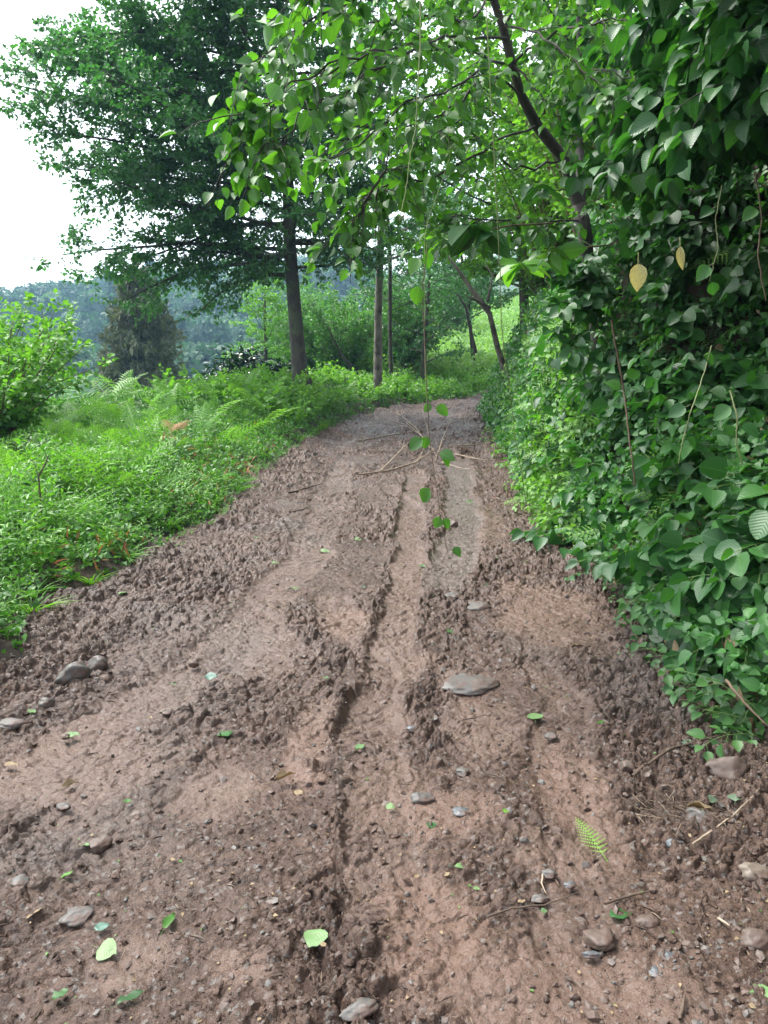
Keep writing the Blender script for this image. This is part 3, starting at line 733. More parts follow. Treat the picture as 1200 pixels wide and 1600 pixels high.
# ---- slimmer trees behind it
def slim(px, py, Y, tw_, name, label, leafm, barkm, h, reach, nl, size, k, lean=0, h0=.35, up=.35, tm=OV2, sub_n=9, twig_n=5, group=None, upn=1.0):
    a = G(px, 600); x = (px - 600) / ray(px, py)[1] * Y; z = sz(x, Y) - .15
    tp = np.array([(x, Y, z), (x + lean * .2, Y, z + h * .25), (x + lean * .45 + .08, Y, z + h * .5), (x + lean * .8, Y, z + h * .78), (x + lean, Y, z + h)])
    rf = (lambda zz, az: reach * (1 - .75 * max(0, (zz - z - h * .45) / (h * .55))**1.5)) if not callable(reach) else reach
    L = limbs_on(tp, nl, z + h * h0, z + h * .98, rf, tw_ * .28, up)
    return make_tree(name, label, (x, Y, z), tp, [tw_, tw_ * .8, tw_ * .7, tw_ * .5, .02], L, None, leafm, barkm, tm, int(k * 1.55), size, sub_n + 2, twig_n, group, upn=upn)
slim(590, 580, 24, .145, 'alder_tree', 'slim alder with pale peeling lower trunk behind the big alder', M['alder'], M['bark_pale'], 11, 3.3, 26, .10, 12, .1, .38)
slim(612, 580, 26.5, .085, 'alder_tree', 'thin straight young alder just behind the pale trunk', M['alder'], M['bark'], 9, 2.2, 18, .10, 11, -.3, .30)
slim(660, 600, 31, .10, 'alder_tree', 'low dark bushy alder beyond the thin trunks', M['alder'], M['bark'], 7.5, 3.0, 22, .11, 12, .3, .12)
slim(742, 560, 36, .10, 'alder_tree', 'dark spreading tree over the pale field slope', M['alder'], M['bark_dark'], 8, 4.0, 26, .12, 13, -1.2, .30)
slim(410, 590, 30, .10, 'hazel_bush', 'light green leafy tree behind the dark laurel', M['bright'], M['bark'], 4.6, 1.7, 20, .11, 11, .2, .12)
slim(820, 560, 18, .12, 'hazel_tree', 'sunlit pale green tree growing on top of the bank', M['bright'], M['bark'], 8, 3.2, 38, .10, 17, -.7, .12, tm=OV4)
slim(900, 500, 13, .10, 'hazel_tree', 'yellow green young tree behind the forked trunk', M['bright'], M['bark'], 6.5, 2.4, 24, .10, 12, -.3, .15, tm=OV4)
slim(1010, 500, 10.5, .10, 'hazel_tree', 'dense green tree on the bank behind the vine wall', M['alder_mid'], M['bark'], 7.5, 2.8, 26, .10, 14, .0, .15, tm=OV4)
slim(1130, 500, 8, .10, 'hazel_tree', 'shaded green tree crowning the near end of the bank', M['alder'], M['bark'], 7.5, 3.0, 28, .11, 15, .3, .12, tm=OV4)

# ---- leaning dead trunks over the slope
def bare(name, label, pts, r, mat, n=9, cat='dead tree', sides=()):
    pts = np.array(pts, float); root = thing(name, label, cat, pts[0])
    mb = MB(); mb.tube(pts, r, n); mb.build('trunk', [M[mat]], root, pts[0])
    for s in sides:
        b = MB(); b.tube(np.array(s), [r[0] * .45, r[0] * .3, .006], 6); b.build('branch', [M[mat]], root, pts[0])
    return root
bare('leaning_trunk', 'pale leaning dead trunk with a knot above the bank ferns', [W(800, 610, 16.3), W(786, 570, 16.2), W(778, 545, 16.1), W(765, 490, 16), W(748, 468, 15.8), W(735, 450, 15.8), W(718, 425, 15.6), W(700, 400, 15.5)], [.07, .062, .058, .052, .064, .045, .035, .02], 'bark_pale',
     sides=[[W(765, 480, 16), W(745, 470, 15.6), W(728, 462, 15.2), ], [W(762, 470, 16), W(770, 430, 16.2), W(757, 410, 16.4)]])
bare('leaning_trunk', 'thin dark slanting stem against the pale field slope', [W(744, 552, 26), W(735, 515, 26), W(728, 480, 26), W(715, 460, 26)], [.06, .05, .045, .03], 'bark_dark', 6)
bare('leaning_trunk', 'bare dark sapling slanting low left of the pale trunk', [W(560, 585, 25), W(538, 560, 25), W(520, 530, 25), W(512, 505, 25)], [.05, .045, .035, .01], 'bark_dark', 6)

# ---- conifer
def conifer():
    Y = 40.; x = (219 - 600) / 1236 * Y; z = sz(x, Y); top = W(219, 438, Y)[2]; zb = z
    root = thing('conifer_tree', 'broad brownish conifer with drooping sprays in the valley', 'conifer', (x, Y, zb))
    t = MB(); t.tube([(x, Y, zb), (x, Y, zb + (top - zb) * .6), (x, Y, top - .3)], [.22, .14, .04], 8)
    P = []; D = []; hgt = top - zb
    for i in range(640):
        f = rg.random()**.85; az = rg.random() * 6.283
        rr = 2.35 * np.interp(f, [0, .12, .4, .7, .9, 1], [.9, 1, .92, .66, .34, .05]) * rg.uniform(.5, 1.12)
        c = np.array([x, Y, zb + f * hgt]); e = c + [math.cos(az) * rr, math.sin(az) * rr, rg.uniform(.1, .7)]
        if i % 3 == 0: t.tube(np.array([c, (c + e) / 2, e]), [.03, .006], 4)
        for s in np.linspace(.5, 1, 7):
            q = c + (e - c) * s
            for m in range(4):
                w_ = q + rg.normal(0, .10, 3); P.append(w_); D.append(np.array([math.cos(az) * .4, math.sin(az) * .4, rg.uniform(-1.2, -.1)]) + rg.normal(0, .35, 3))
        for m in range(5): P.append(e + rg.normal(0, .06, 3)); D.append(np.array([math.cos(az), math.sin(az), .6]) + rg.normal(0, .3, 3))
    t.build('trunk', [M['bark']], root, (x, Y, zb))
    cb = MB(); n = len(P); grp = fbm(np.array(P)[:, 0] * 2 + np.array(P)[:, 1], np.array(P)[:, 2] * 1.6, 3, 5) * .6 + .45
    cb.leaves(LAN2, P, D, rdir(n, .5), rg.uniform(.2, .5, n), np.clip(grp + rg.normal(0, .18, n), 0, 1), rg.uniform(.8, 1.6, n))
    cb.build('crown', [M['conifer']], root, (x, Y, zb))
conifer()

# ---- shrubs
def shrub(name, label, x, y, rad, h, leafm, tm, size, n, k, cat='shrub', droop=.1, z0=None, upn=.9, wj=.15, group=None):
    z = sz(x, y) - .05 if z0 is None else z0
    root = thing(name, label, cat, (x, y, z), group)
    s = MB(); tw = []
    for i in range(n):
        az = i * 2.4; e = rg.uniform(0, 1)**.6; d = np.array([math.cos(az) * e * rad / h, math.sin(az) * e * rad / h, 1.0 - .35 * e])
        L = h * rg.uniform(.8, 1.12) * (1 - .15 * e) * math.hypot(1, e * rad / h * .6)
        lp = poly((x + rg.normal(0, .08), y + rg.normal(0, .08), z), d, L, 7, (d[0] * .3, d[1] * .3, -.25), .07)
        s.tube(lp, [.012 + .004 * h, .003], 5)
        for t in np.linspace(.22, .98, int(10 + 4 * h)):
            q, dd = at_t(lp, t); tw.append((q, dd / np.linalg.norm(dd) * .5 + rdir(1, .1, .6)[0], size * 3.2 * (1.1 - .4 * t)))
    s.build('stem', [M['stem_brown']], root, (x, y, z))
    c = MB(); twig_leaves(c, tm, tw, k, size, .8, upn, droop, wj=wj); c.build('foliage', [leafm], root, (x, y, z))
    return root
shrub('leafy_shrub', 'big hazel-like shrub with sunlit top standing above the verge ferns', -4.95, 9.6, 1.0, 2.0, M['bright'], OV4, .085, 46, 8)
shrub('leafy_shrub', 'rounded light green shrub behind the big leafy shrub', -6.2, 12.5, 1.3, 2.6, M['bright'], OV4, .10, 30, 6)
xx = W(385, 590, 21.5)
shrub('laurel_bush', 'low dark glossy laurel bush beside the big alder trunk', xx[0], 21.5, 1.25, 1.15, M['laurel'], ELL, .20, 46, 6, 'bush', .5)
shrub('laurel_bush', 'small dark glossy bush between the laurel and the alder trunk', W(440, 590, 20.5)[0], 20.5, .5, .75, M['laurel'], ELL, .16, 20, 6, 'bush', .4)
for i, (px, Y, r, h, lm, lab) in enumerate([(300, 46, 2.2, 2.6, 'bright', 'pale green bush beyond the conifer'), (345, 52, 2.6, 3.4, 'hill_pale', 'feathery pale bush on the valley side'), (90, 48, 3, 3.5, 'herb', 'bushy green tree low in the valley'),
        (480, 38, 1.8, 3.4, 'alder_mid', 'bush filling the gap behind the big trunk'), (560, 33, 1.3, 1.6, 'bright', 'light green bush at the foot of the slim alders')]):
    x = (px - 600) / 1236 * Y
    shrub('leafy_shrub', lab, x, Y, r, h + (2.2 if px < 500 else 0), M[lm], OV2, .16, 34, 9)

for px, Y, r, h, lm, lab in ((530, 30, 1.6, 3.7, 'alder_mid', 'tall dark bush seen between the alder trunks'), (640, 34, 1.5, 4.2, 'alder_mid', 'tall bushy tree filling the gap right of the thin alder'), (706, 52, 2.4, 5.5, 'alder', 'dark bushy tree high on the pale slope'), (600, 36, 1.8, 4.2, 'bright', 'light bushy tree behind the pale peeling trunk'), (470, 33, 1.6, 4.2, 'alder_mid', 'leafy bush right behind the big alder trunk')):
    shrub('leafy_shrub', lab, (px - 600) / 1236 * Y, Y, r, h, M[lm], OV2, .13, 40, 13)
shrub('leafy_shrub', 'fresh green shrub on the bank top behind the forked trunk', 2.7, 10.4, 1.2, 3.0, M['bright'], OV4, .085, 46, 9)
shrub('leafy_shrub', 'lime green shrub on the bank top above the shiny wheel track', 2.9, 13.2, 1.3, 3.2, M['bright'], OV4, .085, 46, 9)
shrub('leafy_shrub', 'lime green shrub leaning over the bend of the road', 3.6, 17.0, 1.4, 3.0, M['fern'], OV4, .085, 44, 9)
# ---- far wooded hill: individual crowns
def hill_tree(kind):
    root = thing('hill_tree', '', 'tree', (0, 0, 0)); root.location = (0, 0, 0)
    t = MB(); t.tube([(0, 0, -1), (.1, 0, 4), (0, .1, 8)], [.35, .28, .12], 6)
    P = []; n = 1500
    if kind == 2:   # conifer-like pointed
        f = rg.random(n)**1.3; az = rg.random(n) * 6.28; lay = .75 + .25 * np.sin(f * 50)
        rr = 3.4 * (1 - f) * lay * rg.uniform(.5, 1, n)**.5; P = np.stack([np.cos(az) * rr, np.sin(az) * rr, 1.5 + f * 12], -1)
    else:
        cs = [(0, 0, 7.5, 3.0)] + [(rg.normal(0, 2.2), rg.normal(0, 2.2), rg.uniform(4.2, 9.5), rg.uniform(1.3, 2.4)) for _ in range(13)]
        cs = np.array(cs); k = rg.choice(len(cs), n, p=cs[:, 3]**2 / (cs[:, 3]**2).sum()); d = rdir(n, .25)
        P = cs[k, :3] + d * (cs[k, 3] * rg.uniform(.75, 1.05, n))[:, None]
    c = MB(); out = P - [0, 0, 6]; c.leaves(OV2, P, rdir(n, -.3), out + rdir(n) * 2, rg.uniform(.55, 1.1, n), wid=np.full(n, 1.6))
    t.build('trunk', [M['bark']], root, (0, 0, 0)); c.build('crown', [M['hill_pale' if kind == 1 else 'hill']], root, (0, 0, 0))
    return root
HL = ['dark rounded tree in the far hillside wood', 'paler rounded tree in the far hillside wood', 'pointed conifer in the far hillside wood']
protos = [hill_tree(0), hill_tree(1), hill_tree(2), hill_tree(0)]
placed = []; tries = 0
def seen_hill(x, y):   # only columns of the picture where the far hill can show
    px = 600 + 1240 * x / y; return -60 < px < 560
while len(placed) < 285 and tries < 20000:
    tries += 1
    y = rg.uniform(118, 335)**1.0; px = rg.uniform(-80, 570); x = (px - 600) / 1240 * y
    d = 5.0 if y < 250 else 4.4
    if any((x - a)**2 + (y - b)**2 < d * d for a, b in placed): continue
    placed.append((x, y))
for i, (x, y) in enumerate(placed):
    k = int(rg.choice([0, 1, 2, 3], p=[.42, .2, .2, .18])); lab = HL[[0, 1, 2, 0][k]]
    first = protos[k].get('used') is None
    o = protos[k] if first else copy_tree(protos[k])
    if first: protos[k]['used'] = 1
    o.location = (x, y, float(H(x, y)) - .5); o.rotation_euler = (0, 0, rg.random() * 6.28); s = rg.uniform(.75, 1.25) * (1.12 if y > 300 else 1); o.scale = (s, s, s * rg.uniform(.9, 1.15))
    px = 600 + 1240 * x / y
    kd = ('dark rounded tree', 'paler rounded tree', 'pointed conifer')[[0, 1, 2, 0][k]]
    ya = 'at the foot of the far hill' if y < 175 else 'halfway up the far hill' if y < 240 else 'high on the far hill' if y < 300 else 'on the far hill skyline'
    xa = 'beside the leafy shrub' if px < 150 else 'behind the brown conifer' if px < 290 else 'beyond the laurel bush' if px < 440 else 'behind the alder trunks'
    lab = f'{kd} {ya}, {xa}'; o['label'] = lab; o['group'] = lab.replace('tree ', 'trees ').replace('conifer ', 'conifers ', 1) ; o.name = 'hill_tree'
for o in bpy.data.objects:
    if 'used' in o: del o['used']
# undergrowth that reads as one mass across the far hill and the valley side
def mass(name, label, n, fx, leafm, size, zoff, tm=OV2):
    x, y = fx(n); z = H(x, y) + zoff * rg.random(n)
    mb = MB(); mb.leaves(tm, np.stack([x, y, z], -1), rdir(n, .3), rdir(n, .8), size * rg.uniform(.6, 1.3, n), wid=np.full(n, 1.5))
    return tag(mb.build(name, [leafm]), label, 'undergrowth', None, 'stuff')
def f_far(n):
    y = rg.uniform(60, 335, n); px = rg.uniform(-100, 620, n); return (px - 600) / 1240 * y, y
mass('hill_undergrowth', 'dense undergrowth between the trees of the far hill', 30000, f_far, M['hill_pale'], 1.1, 2.2)
def f_field(n):
    y = rg.uniform(33, 85, n); px = rg.uniform(500, 860, n); return (px - 600) / 1240 * y, y
mass('field_bracken', 'pale bracken covering the slope beyond the bend', 42000, f_field, M['field_fern'], .30, .6, LAN2)

# ================================================================== PLANTS
FR_D = [t_frond(13, True, 1.0, s) for s in (1, 2)]; FR_S = [t_frond(12, False, 1.0, s) for s in (3, 4)]
def orient(yaw, pitch, roll=0): return (pitch, roll, yaw)
def frond_mesh(tm, mat, name='frond'):
    mb = MB(); v, f, uv = tm; mb.add(v, f, uv, np.clip(.35 + .5 * v[:, 1] + rg.normal(0, .08, len(v)), 0, 1)); return mb.build(name, [mat])
_fm = {}
def fern_proto(tms, mat, n, size, spread=(.25, 1.0), key=''):
    root = thing('fern', '', 'fern')
    src = [frond_mesh(t, M[mat]).data for t in tms]
    for o in [o for o in bpy.data.objects if o.name.startswith('frond') and o.parent is None]: bpy.data.objects.remove(o)
    for i in range(n):
        o = bpy.data.objects.new('frond', src[i % len(src)]); C.objects.link(o); o.parent = root
        o.rotation_mode = 'ZXY'
        o.rotation_euler = (R(90) - rg.uniform(*spread) , rg.normal(0, .2), i * 2.4 + rg.normal(0, .3)); s = size * rg.uniform(.75, 1.15); o.scale = (s, s, s)
    return root
def plant_proto(name, cat, build):
    root = thing(name, '', cat); a = MB(); b = MB(); m1, m2, pn = build(a, b)
    a.build('stem', [M[m1]], root); b.build(pn, [M[m2]], root); return root
def weed_build(nst, h, tm, size, leafm, nl=9, lean=.35, droop=.25, stemm='stem', r=.0022, rad=.12, wj=.2):
    def f(a, b):
        P = []; D = []; SZ = []
        for i in range(nst):
            az = rg.random() * 6.28; e = lean * rg.random(); q = (math.cos(az) * rad * rg.random(), math.sin(az) * rad * rg.random(), 0)
            hh = h * rg.uniform(.55, 1.1)
            lp = poly(q, (math.cos(az) * e, math.sin(az) * e, 1), hh, 5, (math.cos(az) * .5, math.sin(az) * .5, -.25), .09); a.tube(lp, [r, r * .5], 4)
            for j in range(nl):
                t = .2 + .8 * j / (nl - 1) if nl > 1 else 1; p, d = at_t(lp, min(t, .99)); d = d / np.linalg.norm(d)
                an = j * 2.4 + rg.normal(0, .3); P.append(p); D.append(np.array([math.cos(an), math.sin(an), .35 - droop * rg.random()]) + d * (.3 + .8 * t**4)); SZ.append(size * rg.uniform(.65, 1.1) * (1 - .35 * t**3))
        n = len(P); b.leaves(tm, P, D, rdir(n, 2.2), SZ, wid=rg.uniform(1 - wj, 1 + wj, n))
        return stemm, leafm, 'foliage'
    return f
def spread_copies(protos, pts, label, group, smin=.8, smax=1.2, tilt=.15, used=None, rots=None, label_fn=None, edge=False):
    out = []
    for i, p in enumerate(pts):
        pr = protos[int(rg.integers(len(protos)))]
        if 'u' in pr: o = copy_tree(pr)
        else: o = pr; pr['u'] = 1
        out.append(o)
        o.location = tuple(p[:3]); s = rg.uniform(smin, smax) * (min(1.0, .42 + .75 * max(0, float(XL(p[1])) - p[0])) if edge else 1); o.scale = (s, s, s * rg.uniform(.9, 1.1))
        o.rotation_euler = rots[i] if rots is not None else (rg.normal(0, tilt), rg.normal(0, tilt), rg.random() * 6.28)
        l, g = label_fn(p) if label_fn else (label, group)
        o['label'] = l; o['group'] = g; o.name = pr.name.split('.')[0]
    return out
def done(protos):
    for p in protos:
        if 'u' not in p:
            for c in list(p.children): bpy.data.objects.remove(c)
            bpy.data.objects.remove(p)
    for o in bpy.data.objects:
        if 'u' in o: del o['u']
def at_px(pts, dz=0):   # points on the ground found by walking along each sight line
    out = []
    for px, py in pts:
        r = ray(px, py); r = r / r[1]; ts = np.linspace(1.2, 60, 1500) ** 1.0
        ts = 1.2 + (np.linspace(0, 1, 1500)**1.7) * 60
        x = r[0] * ts; z = CAMZ + r[2] * ts; hit = np.nonzero(z < H(x, ts))[0]
        if len(hit): t = ts[hit[0]]; out.append((r[0] * t, t, float(H(np.array([r[0] * t]), np.array([t]))[0]) + dz))
    return out
def verge_pts(n, ymin, ymax, dmin, dmax, mind, xmin=-99, power=1.0):
    out = []; tries = 0
    while len(out) < n and tries < 60000:
        tries += 1
        y = ymin * (ymax / ymin)**(rg.random()**power); d = rg.uniform(dmin, dmax); x = float(XL(y)) - d
        if x < xmin or abs(x) > .53 * y + 1.2: continue
        m = mind * (1 + .05 * y)
        if any((x - a[0])**2 + (y - a[1])**2 < m * m for a in out): continue
        out.append((x, y, sz(x, y) - .03))
    return out

# -- left verge
W1 = [plant_proto('leafy_weed', 'weed', weed_build(13, .44, LAN, .105, 'weed', 10)) for _ in range(4)]
def zone(y, cuts, names):
    for c, n_ in zip(cuts, names):
        if y < c: return n_
    return names[-1]
def lb1(p):
    d = XL(p[1]) - p[0]
    a_ = zone(d, (.55, 1.2), ('on the mud edge', 'one step back from the mud', 'well back from the mud')); b_ = zone(p[1], (4.6, 5.6, 6.8), ('above the ditch stones', 'just past the ditch stones', 'around the dead forked twig', 'below the first bracken'))
    return f'narrow-leaved bright weed {a_}, {b_}', f'narrow-leaved weeds {a_}, {b_}'
spread_copies(W1, verge_pts(225, 2.2, 8.2, .12, 2.6, .14), None, None, .7, 1.25, label_fn=lb1, edge=True); done(W1)
W2 = [plant_proto('herb', 'herb', weed_build(12, .28, OV2, .055, 'herb', 9, rad=.16)) for _ in range(4)]
def lb2(p):
    a_ = 'fringing the mud' if XL(p[1]) - p[0] < .5 else 'among the verge ferns'
    b_ = zone(p[1], (7, 9, 12, 16), ('beside the narrow-leaved weeds', 'across from the two dark twigs', 'below the brown dead fern', 'short of the big alder', 'near the foot of the big alder'))
    return f'small-leaved herb clump {a_}, {b_}', f'small-leaved herbs {a_}, {b_}'
spread_copies(W2, verge_pts(215, 5.5, 20, -.1, 1.5, .16), None, None, .8, 1.5, label_fn=lb2, edge=True); done(W2)
W3 = [plant_proto('broadleaf_weed', 'weed', weed_build(9, .62, OV4, .125, 'bright', 9, rad=.16)) for _ in range(3)]
def lb3(p):
    a_ = zone(p[1], (17.5, 20.5, 24, 27.5), ('short of the big alder', 'around the big alder trunk', 'between the big and the pale trunk', 'around the slim alders', 'beyond the slim alders')); b_ = zone(XL(p[1]) - p[0], (1.0, 2.0), ('beside the road', 'one clump back from the road', 'on the valley side'))
    return f'bright broad-leaved weed {b_}, {a_}', f'bright broad-leaved weeds {b_}, {a_}'
spread_copies(W3, verge_pts(150, 14.5, 31, .35, 3.0, .26), None, None, .75, 1.3, label_fn=lb3); done(W3)
F1 = [fern_proto(FR_D, 'fern', 9, .72), fern_proto(FR_D, 'fern', 7, .7, (.4, 1.2)), fern_proto(FR_D[::-1], 'fern', 9, .55, (.1, .9))]
fp = [(a, b, c + .03) for a, b, c in verge_pts(66, 7.0, 14, .7, 4.5, .34) + verge_pts(16, 4.3, 7.2, .5, 2.6, .5)]
def lbf(p):
    if p[1] < 7.5: return 'pale green fern arching over the narrow-leaved weeds', 'ferns among the narrow-leaved weeds'
    a_ = zone(p[1], (9, 11), ('beside the big leafy shrub', 'around the brown dead fern', 'between the dead fern and the alder')); b_ = 'close to the road' if XL(p[1]) - p[0] < 2 else 'on the valley side'
    return f'light green bracken {a_}, {b_}', f'bracken {a_}, {b_}'
spread_copies(F1, fp, None, None, .75, 1.3, label_fn=lbf); done(F1)
def grass_build(a, b):
    P = []; D = []; n = 42
    for i in range(n):
        az = rg.random() * 6.28; q = np.array([math.cos(az), math.sin(az), 0]) * rg.random() * .05; P.append(q); D.append((math.cos(az) * .6, math.sin(az) * .6, 1.0))
    v, f, uv = t_leaf([(.15, 1.0), (.4, 1.0), (.6, .8), (.8, .5)], .022, .4, .75); b.leaves((v, f, uv), P, D, [(-d[0], -d[1], .5) for d in D], rg.uniform(.14, .34, n)); a.tube([(0, 0, -.02), (0, 0, .05)], [.004, .002], 4)
    return 'stem', 'bright', 'blades'
GT = [plant_proto('grass_tuft', 'grass', grass_build) for _ in range(2)]
def lbg(p): 
    a_ = zone(p[1], (5, 7, 10, 14), ('by the ditch stones', 'below the narrow-leaved weeds', 'near the two dark twigs', 'beyond the two dark twigs', 'up by the big alder')); return f'arching grass tuft on the raw earth edge {a_}', f'grass tufts on the earth edge {a_}'
spread_copies(GT, verge_pts(42, 4, 20, .0, .5, .2), None, None, .45, .95, label_fn=lbg); done(GT)
F2 = [fern_proto(FR_S, 'fern', 8, .7), fern_proto(FR_S, 'fern', 7, .8, (.4, 1.2))]
def lbf2(p):
    a_ = zone(p[1], (15, 18.5, 21.5), ('short of the big alder', 'in front of the laurel bush', 'around the big alder trunk', 'around the slim alders'))
    b_ = 'close to the road' if XL(p[1]) - p[0] < 2 else 'on the valley side'; return f'small bracken fern {a_}, {b_}', f'small bracken ferns {a_}, {b_}'
spread_copies(F2, [(a, b, c + .1) for a, b, c in verge_pts(85, 12, 26, .6, 5, .42)], None, None, .8, 1.2, label_fn=lbf2); done(F2)
FD = fern_proto(FR_D, 'fern_dead', 6, .5, (.6, 1.3)); p = verge_pts(1, 8.8, 9.2, 1.6, 1.8, .1)[0]; FD.location = (W(265, 640, 9.4)[0], 9.4, W(265, 640, 9.4)[2] - .28); FD.scale = (.8, .8, .8); FD['label'] = 'dry orange brown dead fern on top of the green verge'
FD = fern_proto(FR_D, 'fern_dead', 4, .35, (1.0, 1.5)); q = G(395, 740); FD.location = (q[0] - .15, q[1], .12); FD['label'] = 'withered brown fern at the road edge of the verge'
def f_verge(n):
    y = 1.0 * (30 / 1.0)**(rg.random(n)**.7); d = rg.random(n) * 5.5 - .02; return XL(y) - d - .04, y
def cover(name, label, n, fx, mat, size, zoff, tm, dens=None, mi=0):
    x, y = fx(n); z = H(x, y) + zoff * rg.random(n)**1.5
    mb = MB(); mb.leaves(tm, np.stack([x, y, z], -1), rdir(n, .25), rdir(n, 1.3), size * rg.uniform(.6, 1.3, n) * (1 + .03 * y))
    return tag(mb.build(name, [M[mat]]), label, 'ground cover', None, 'stuff')
cover('verge_groundcover', 'tangled low green growth covering the verge', 70000, f_verge, 'herb', .050, .16, OV2)

def f_bend(n):
    y = rg.uniform(25, 46, n); side = rg.random(n) < .5; d = rg.random(n)**1.5
    return np.where(side, XL(y) - .05 - d * 5, XR(y) + .05 + d * 7), y
cover('bend_groundcover', 'bright low growth on both sides of the road bend', 16000, f_bend, 'bright', .075, .35, OV2)
W5 = [plant_proto('broadleaf_weed', 'weed', weed_build(9, .5, OV4, .12, 'fern', 9, rad=.16)) for _ in range(2)]
b5 = []
for _ in range(60):
    y_ = rg.uniform(23, 42); x_ = float(XR(y_)) + rg.uniform(.1, 2.5) if y_ > 27 and rg.random() < .6 else float(XL(y_)) - rg.uniform(.1, 2.2); b5.append((x_, y_, sz(x_, y_) - .03))
spread_copies(W5, b5, 'pale bright weed at the far bend of the road', 'pale weeds at the far bend', .8, 1.5); done(W5)
# -- right bank
def bank_hit(pts):
    out = []
    for px, py in pts:
        r = ray(px, py); r = r / r[1]; ts = 1.2 + (np.linspace(0, 1, 1600)**1.6) * 34
        x = r[0] * ts; z = CAMZ + r[2] * ts; hit = np.nonzero((z < H(x, ts)) & (x > XR(ts)))[0]
        if len(hit): t = ts[hit[0]]; out.append((r[0] * t, t, CAMZ + r[2] * t))
    return out
def bank_rand(n, x0, y0, x1, y1, f=None):
    pts = []
    while len(pts) < n:
        px, py = rg.uniform(x0, x1), rg.uniform(y0, y1)
        if f and not f(px, py): continue
        pts += bank_hit([(px, py)])
    return pts
def rot_out(k, tl=.5):   # shoots are built growing along -X; lean them about
    return [(rg.normal(0, .35), rg.normal(.15, tl * .6), rg.normal(.25, tl)) for _ in range(k)]
def sprig(L, nl, tm, size, leafm, stemm='stem', rise=.5, sag=-1.1, r=.003, nbr=2):
    def f(a, b):
        P = []; D = []; SZ = []
        for k in range(nbr):
            lp = poly((.06, rg.normal(0, .03), rg.normal(0, .03)), (-1, rg.normal(0, .45), rise + rg.normal(0, .3)), L * rg.uniform(.7, 1.1), 7, (0, 0, sag), .08); a.tube(lp, [r, r * .5], 5)
            for j in range(nl):
                t = .15 + .85 * (j + .5) / nl; p, d = at_t(lp, min(t, .99)); d = d / np.linalg.norm(d); s = 1 if j % 2 else -1
                sd = np.cross(d, [0, 0, 1.]); sd /= np.linalg.norm(sd) + 1e-6
                dd = d * .6 + sd * s * .9 + np.array([0, 0, -.35 + rg.normal(0, .2)]); q = p + dd / np.linalg.norm(dd) * .025
                a.tube([p, q], [r * .5, r * .4], 4); P.append(q); D.append(dd); SZ.append(size * rg.uniform(.6, 1.15))
            P.append(lp[-1]); D.append(lp[-1] - lp[-2]); SZ.append(size * .7)
        n = len(P); U = rdir(n, 1.6); U[:, 0] -= .55; b.leaves(tm, P, D, U, SZ, wid=rg.uniform(.8, 1.15, n))
        return stemm, leafm, 'foliage'
    return f
V1 = [plant_proto('leafy_shoot', 'creeper', sprig(.47, 7, OVR if i % 2 else OV, (.135, .125, .11, .14, .12)[i], 'vine')) for i in range(5)]
V1 += [plant_proto('leafy_shoot', 'creeper', sprig(.40, 9, OV, .080, 'vine', nbr=3)), plant_proto('leafy_shoot', 'creeper', sprig(.40, 8, ELL, .125, 'vine', nbr=2))]
def lbv(p):
    a_ = zone(p[2], (.5, 1.0, 1.6, 2.3), ('at the bank foot', 'low on the bank', 'midway up the bank', 'under the dark hollow', 'high in the shade'))
    b_ = zone(p[1], (3.8, 4.8, 6.2), ('at its near end', 'level with the yellow leaves', 'past the hanging brown stem', 'below the forked tree'))
    return f'broad-leaved dark green shoot {a_}, {b_}', f'broad-leaved shoots {a_}, {b_}'
pb = bank_rand(140, 900, 600, 1230, 1010, lambda x, y: y < 860 + (x - 900) * .55) + bank_rand(130, 900, 60, 1230, 650) + bank_rand(22, 850, 300, 960, 760) + [tuple(W(rg.uniform(880, 950), rg.uniform(400, 560), 6.7)) for _ in range(22)]
spread_copies(V1, pb, None, None, .5, 1.25, rots=rot_out(len(pb)), label_fn=lbv); done(V1)
V2 = [plant_proto('leafy_shoot', 'creeper', sprig(.30, 5, OV, .10, 'vine_young', nbr=1)) for i in range(3)]
pb = bank_rand(46, 790, 380, 1230, 1060, lambda x, y: y < 800 + (x - 800) * .6)
spread_copies(V2, pb, 'fresh yellow green shoot brighter than the leaves round it', 'fresh bright shoots on the bank', .6, 1.0, rots=rot_out(len(pb))); done(V2)
V3 = [plant_proto('dusty_shoot', 'creeper', sprig(.22, 4, OVR, .10, 'vine_dusty', nbr=2)) for i in range(2)]
pb = bank_rand(16, 1030, 900, 1200, 1060)
spread_copies(V3, pb, 'greyish dusty-leaved shoot at the bank foot', 'dusty shoots at the bank foot', .7, 1.0, rots=rot_out(len(pb))); done(V3)
V4 = [plant_proto('small_leaf_shoot', 'creeper', sprig(.38, 11, OV4, .055, 'bright', nbr=4, r=.002)) for i in range(4)]
pb = bank_rand(190, 760, 430, 940, 850, lambda x, y: y < 700 + (x - 760) * .9 and y > 700 - (x - 740) * 1.9)
def lb4(p):
    a_ = zone(p[1], (5.5, 8, 11, 15), ('', 'below the forked tree', 'beside the shiny wheel track', 'beside the brush pile', 'at the road bend')); b_ = 'on the lower bank' if p[2] < .8 else 'on the upper bank'
    return (f'small-leaved shoot tumbling {b_}, {a_}', f'small-leaved shoots {b_}, {a_}') if p[1] > 5.5 else ('small-leaved shoot straggling onto the mud at the bank foot', 'small-leaved shoots at the near bank foot')
spread_copies(V4, pb, None, None, .8, 1.3, rots=rot_out(len(pb)), label_fn=lb4); done(V4)
V6 = [plant_proto('small_leaf_shoot', 'creeper', sprig(.36, 9, OV4, .055, 'herb_shade', nbr=3, r=.002)) for i in range(3)]
pb = bank_rand(55, 880, 820, 1200, 1150, lambda x, y: y > 780 + (x - 860) * .85)
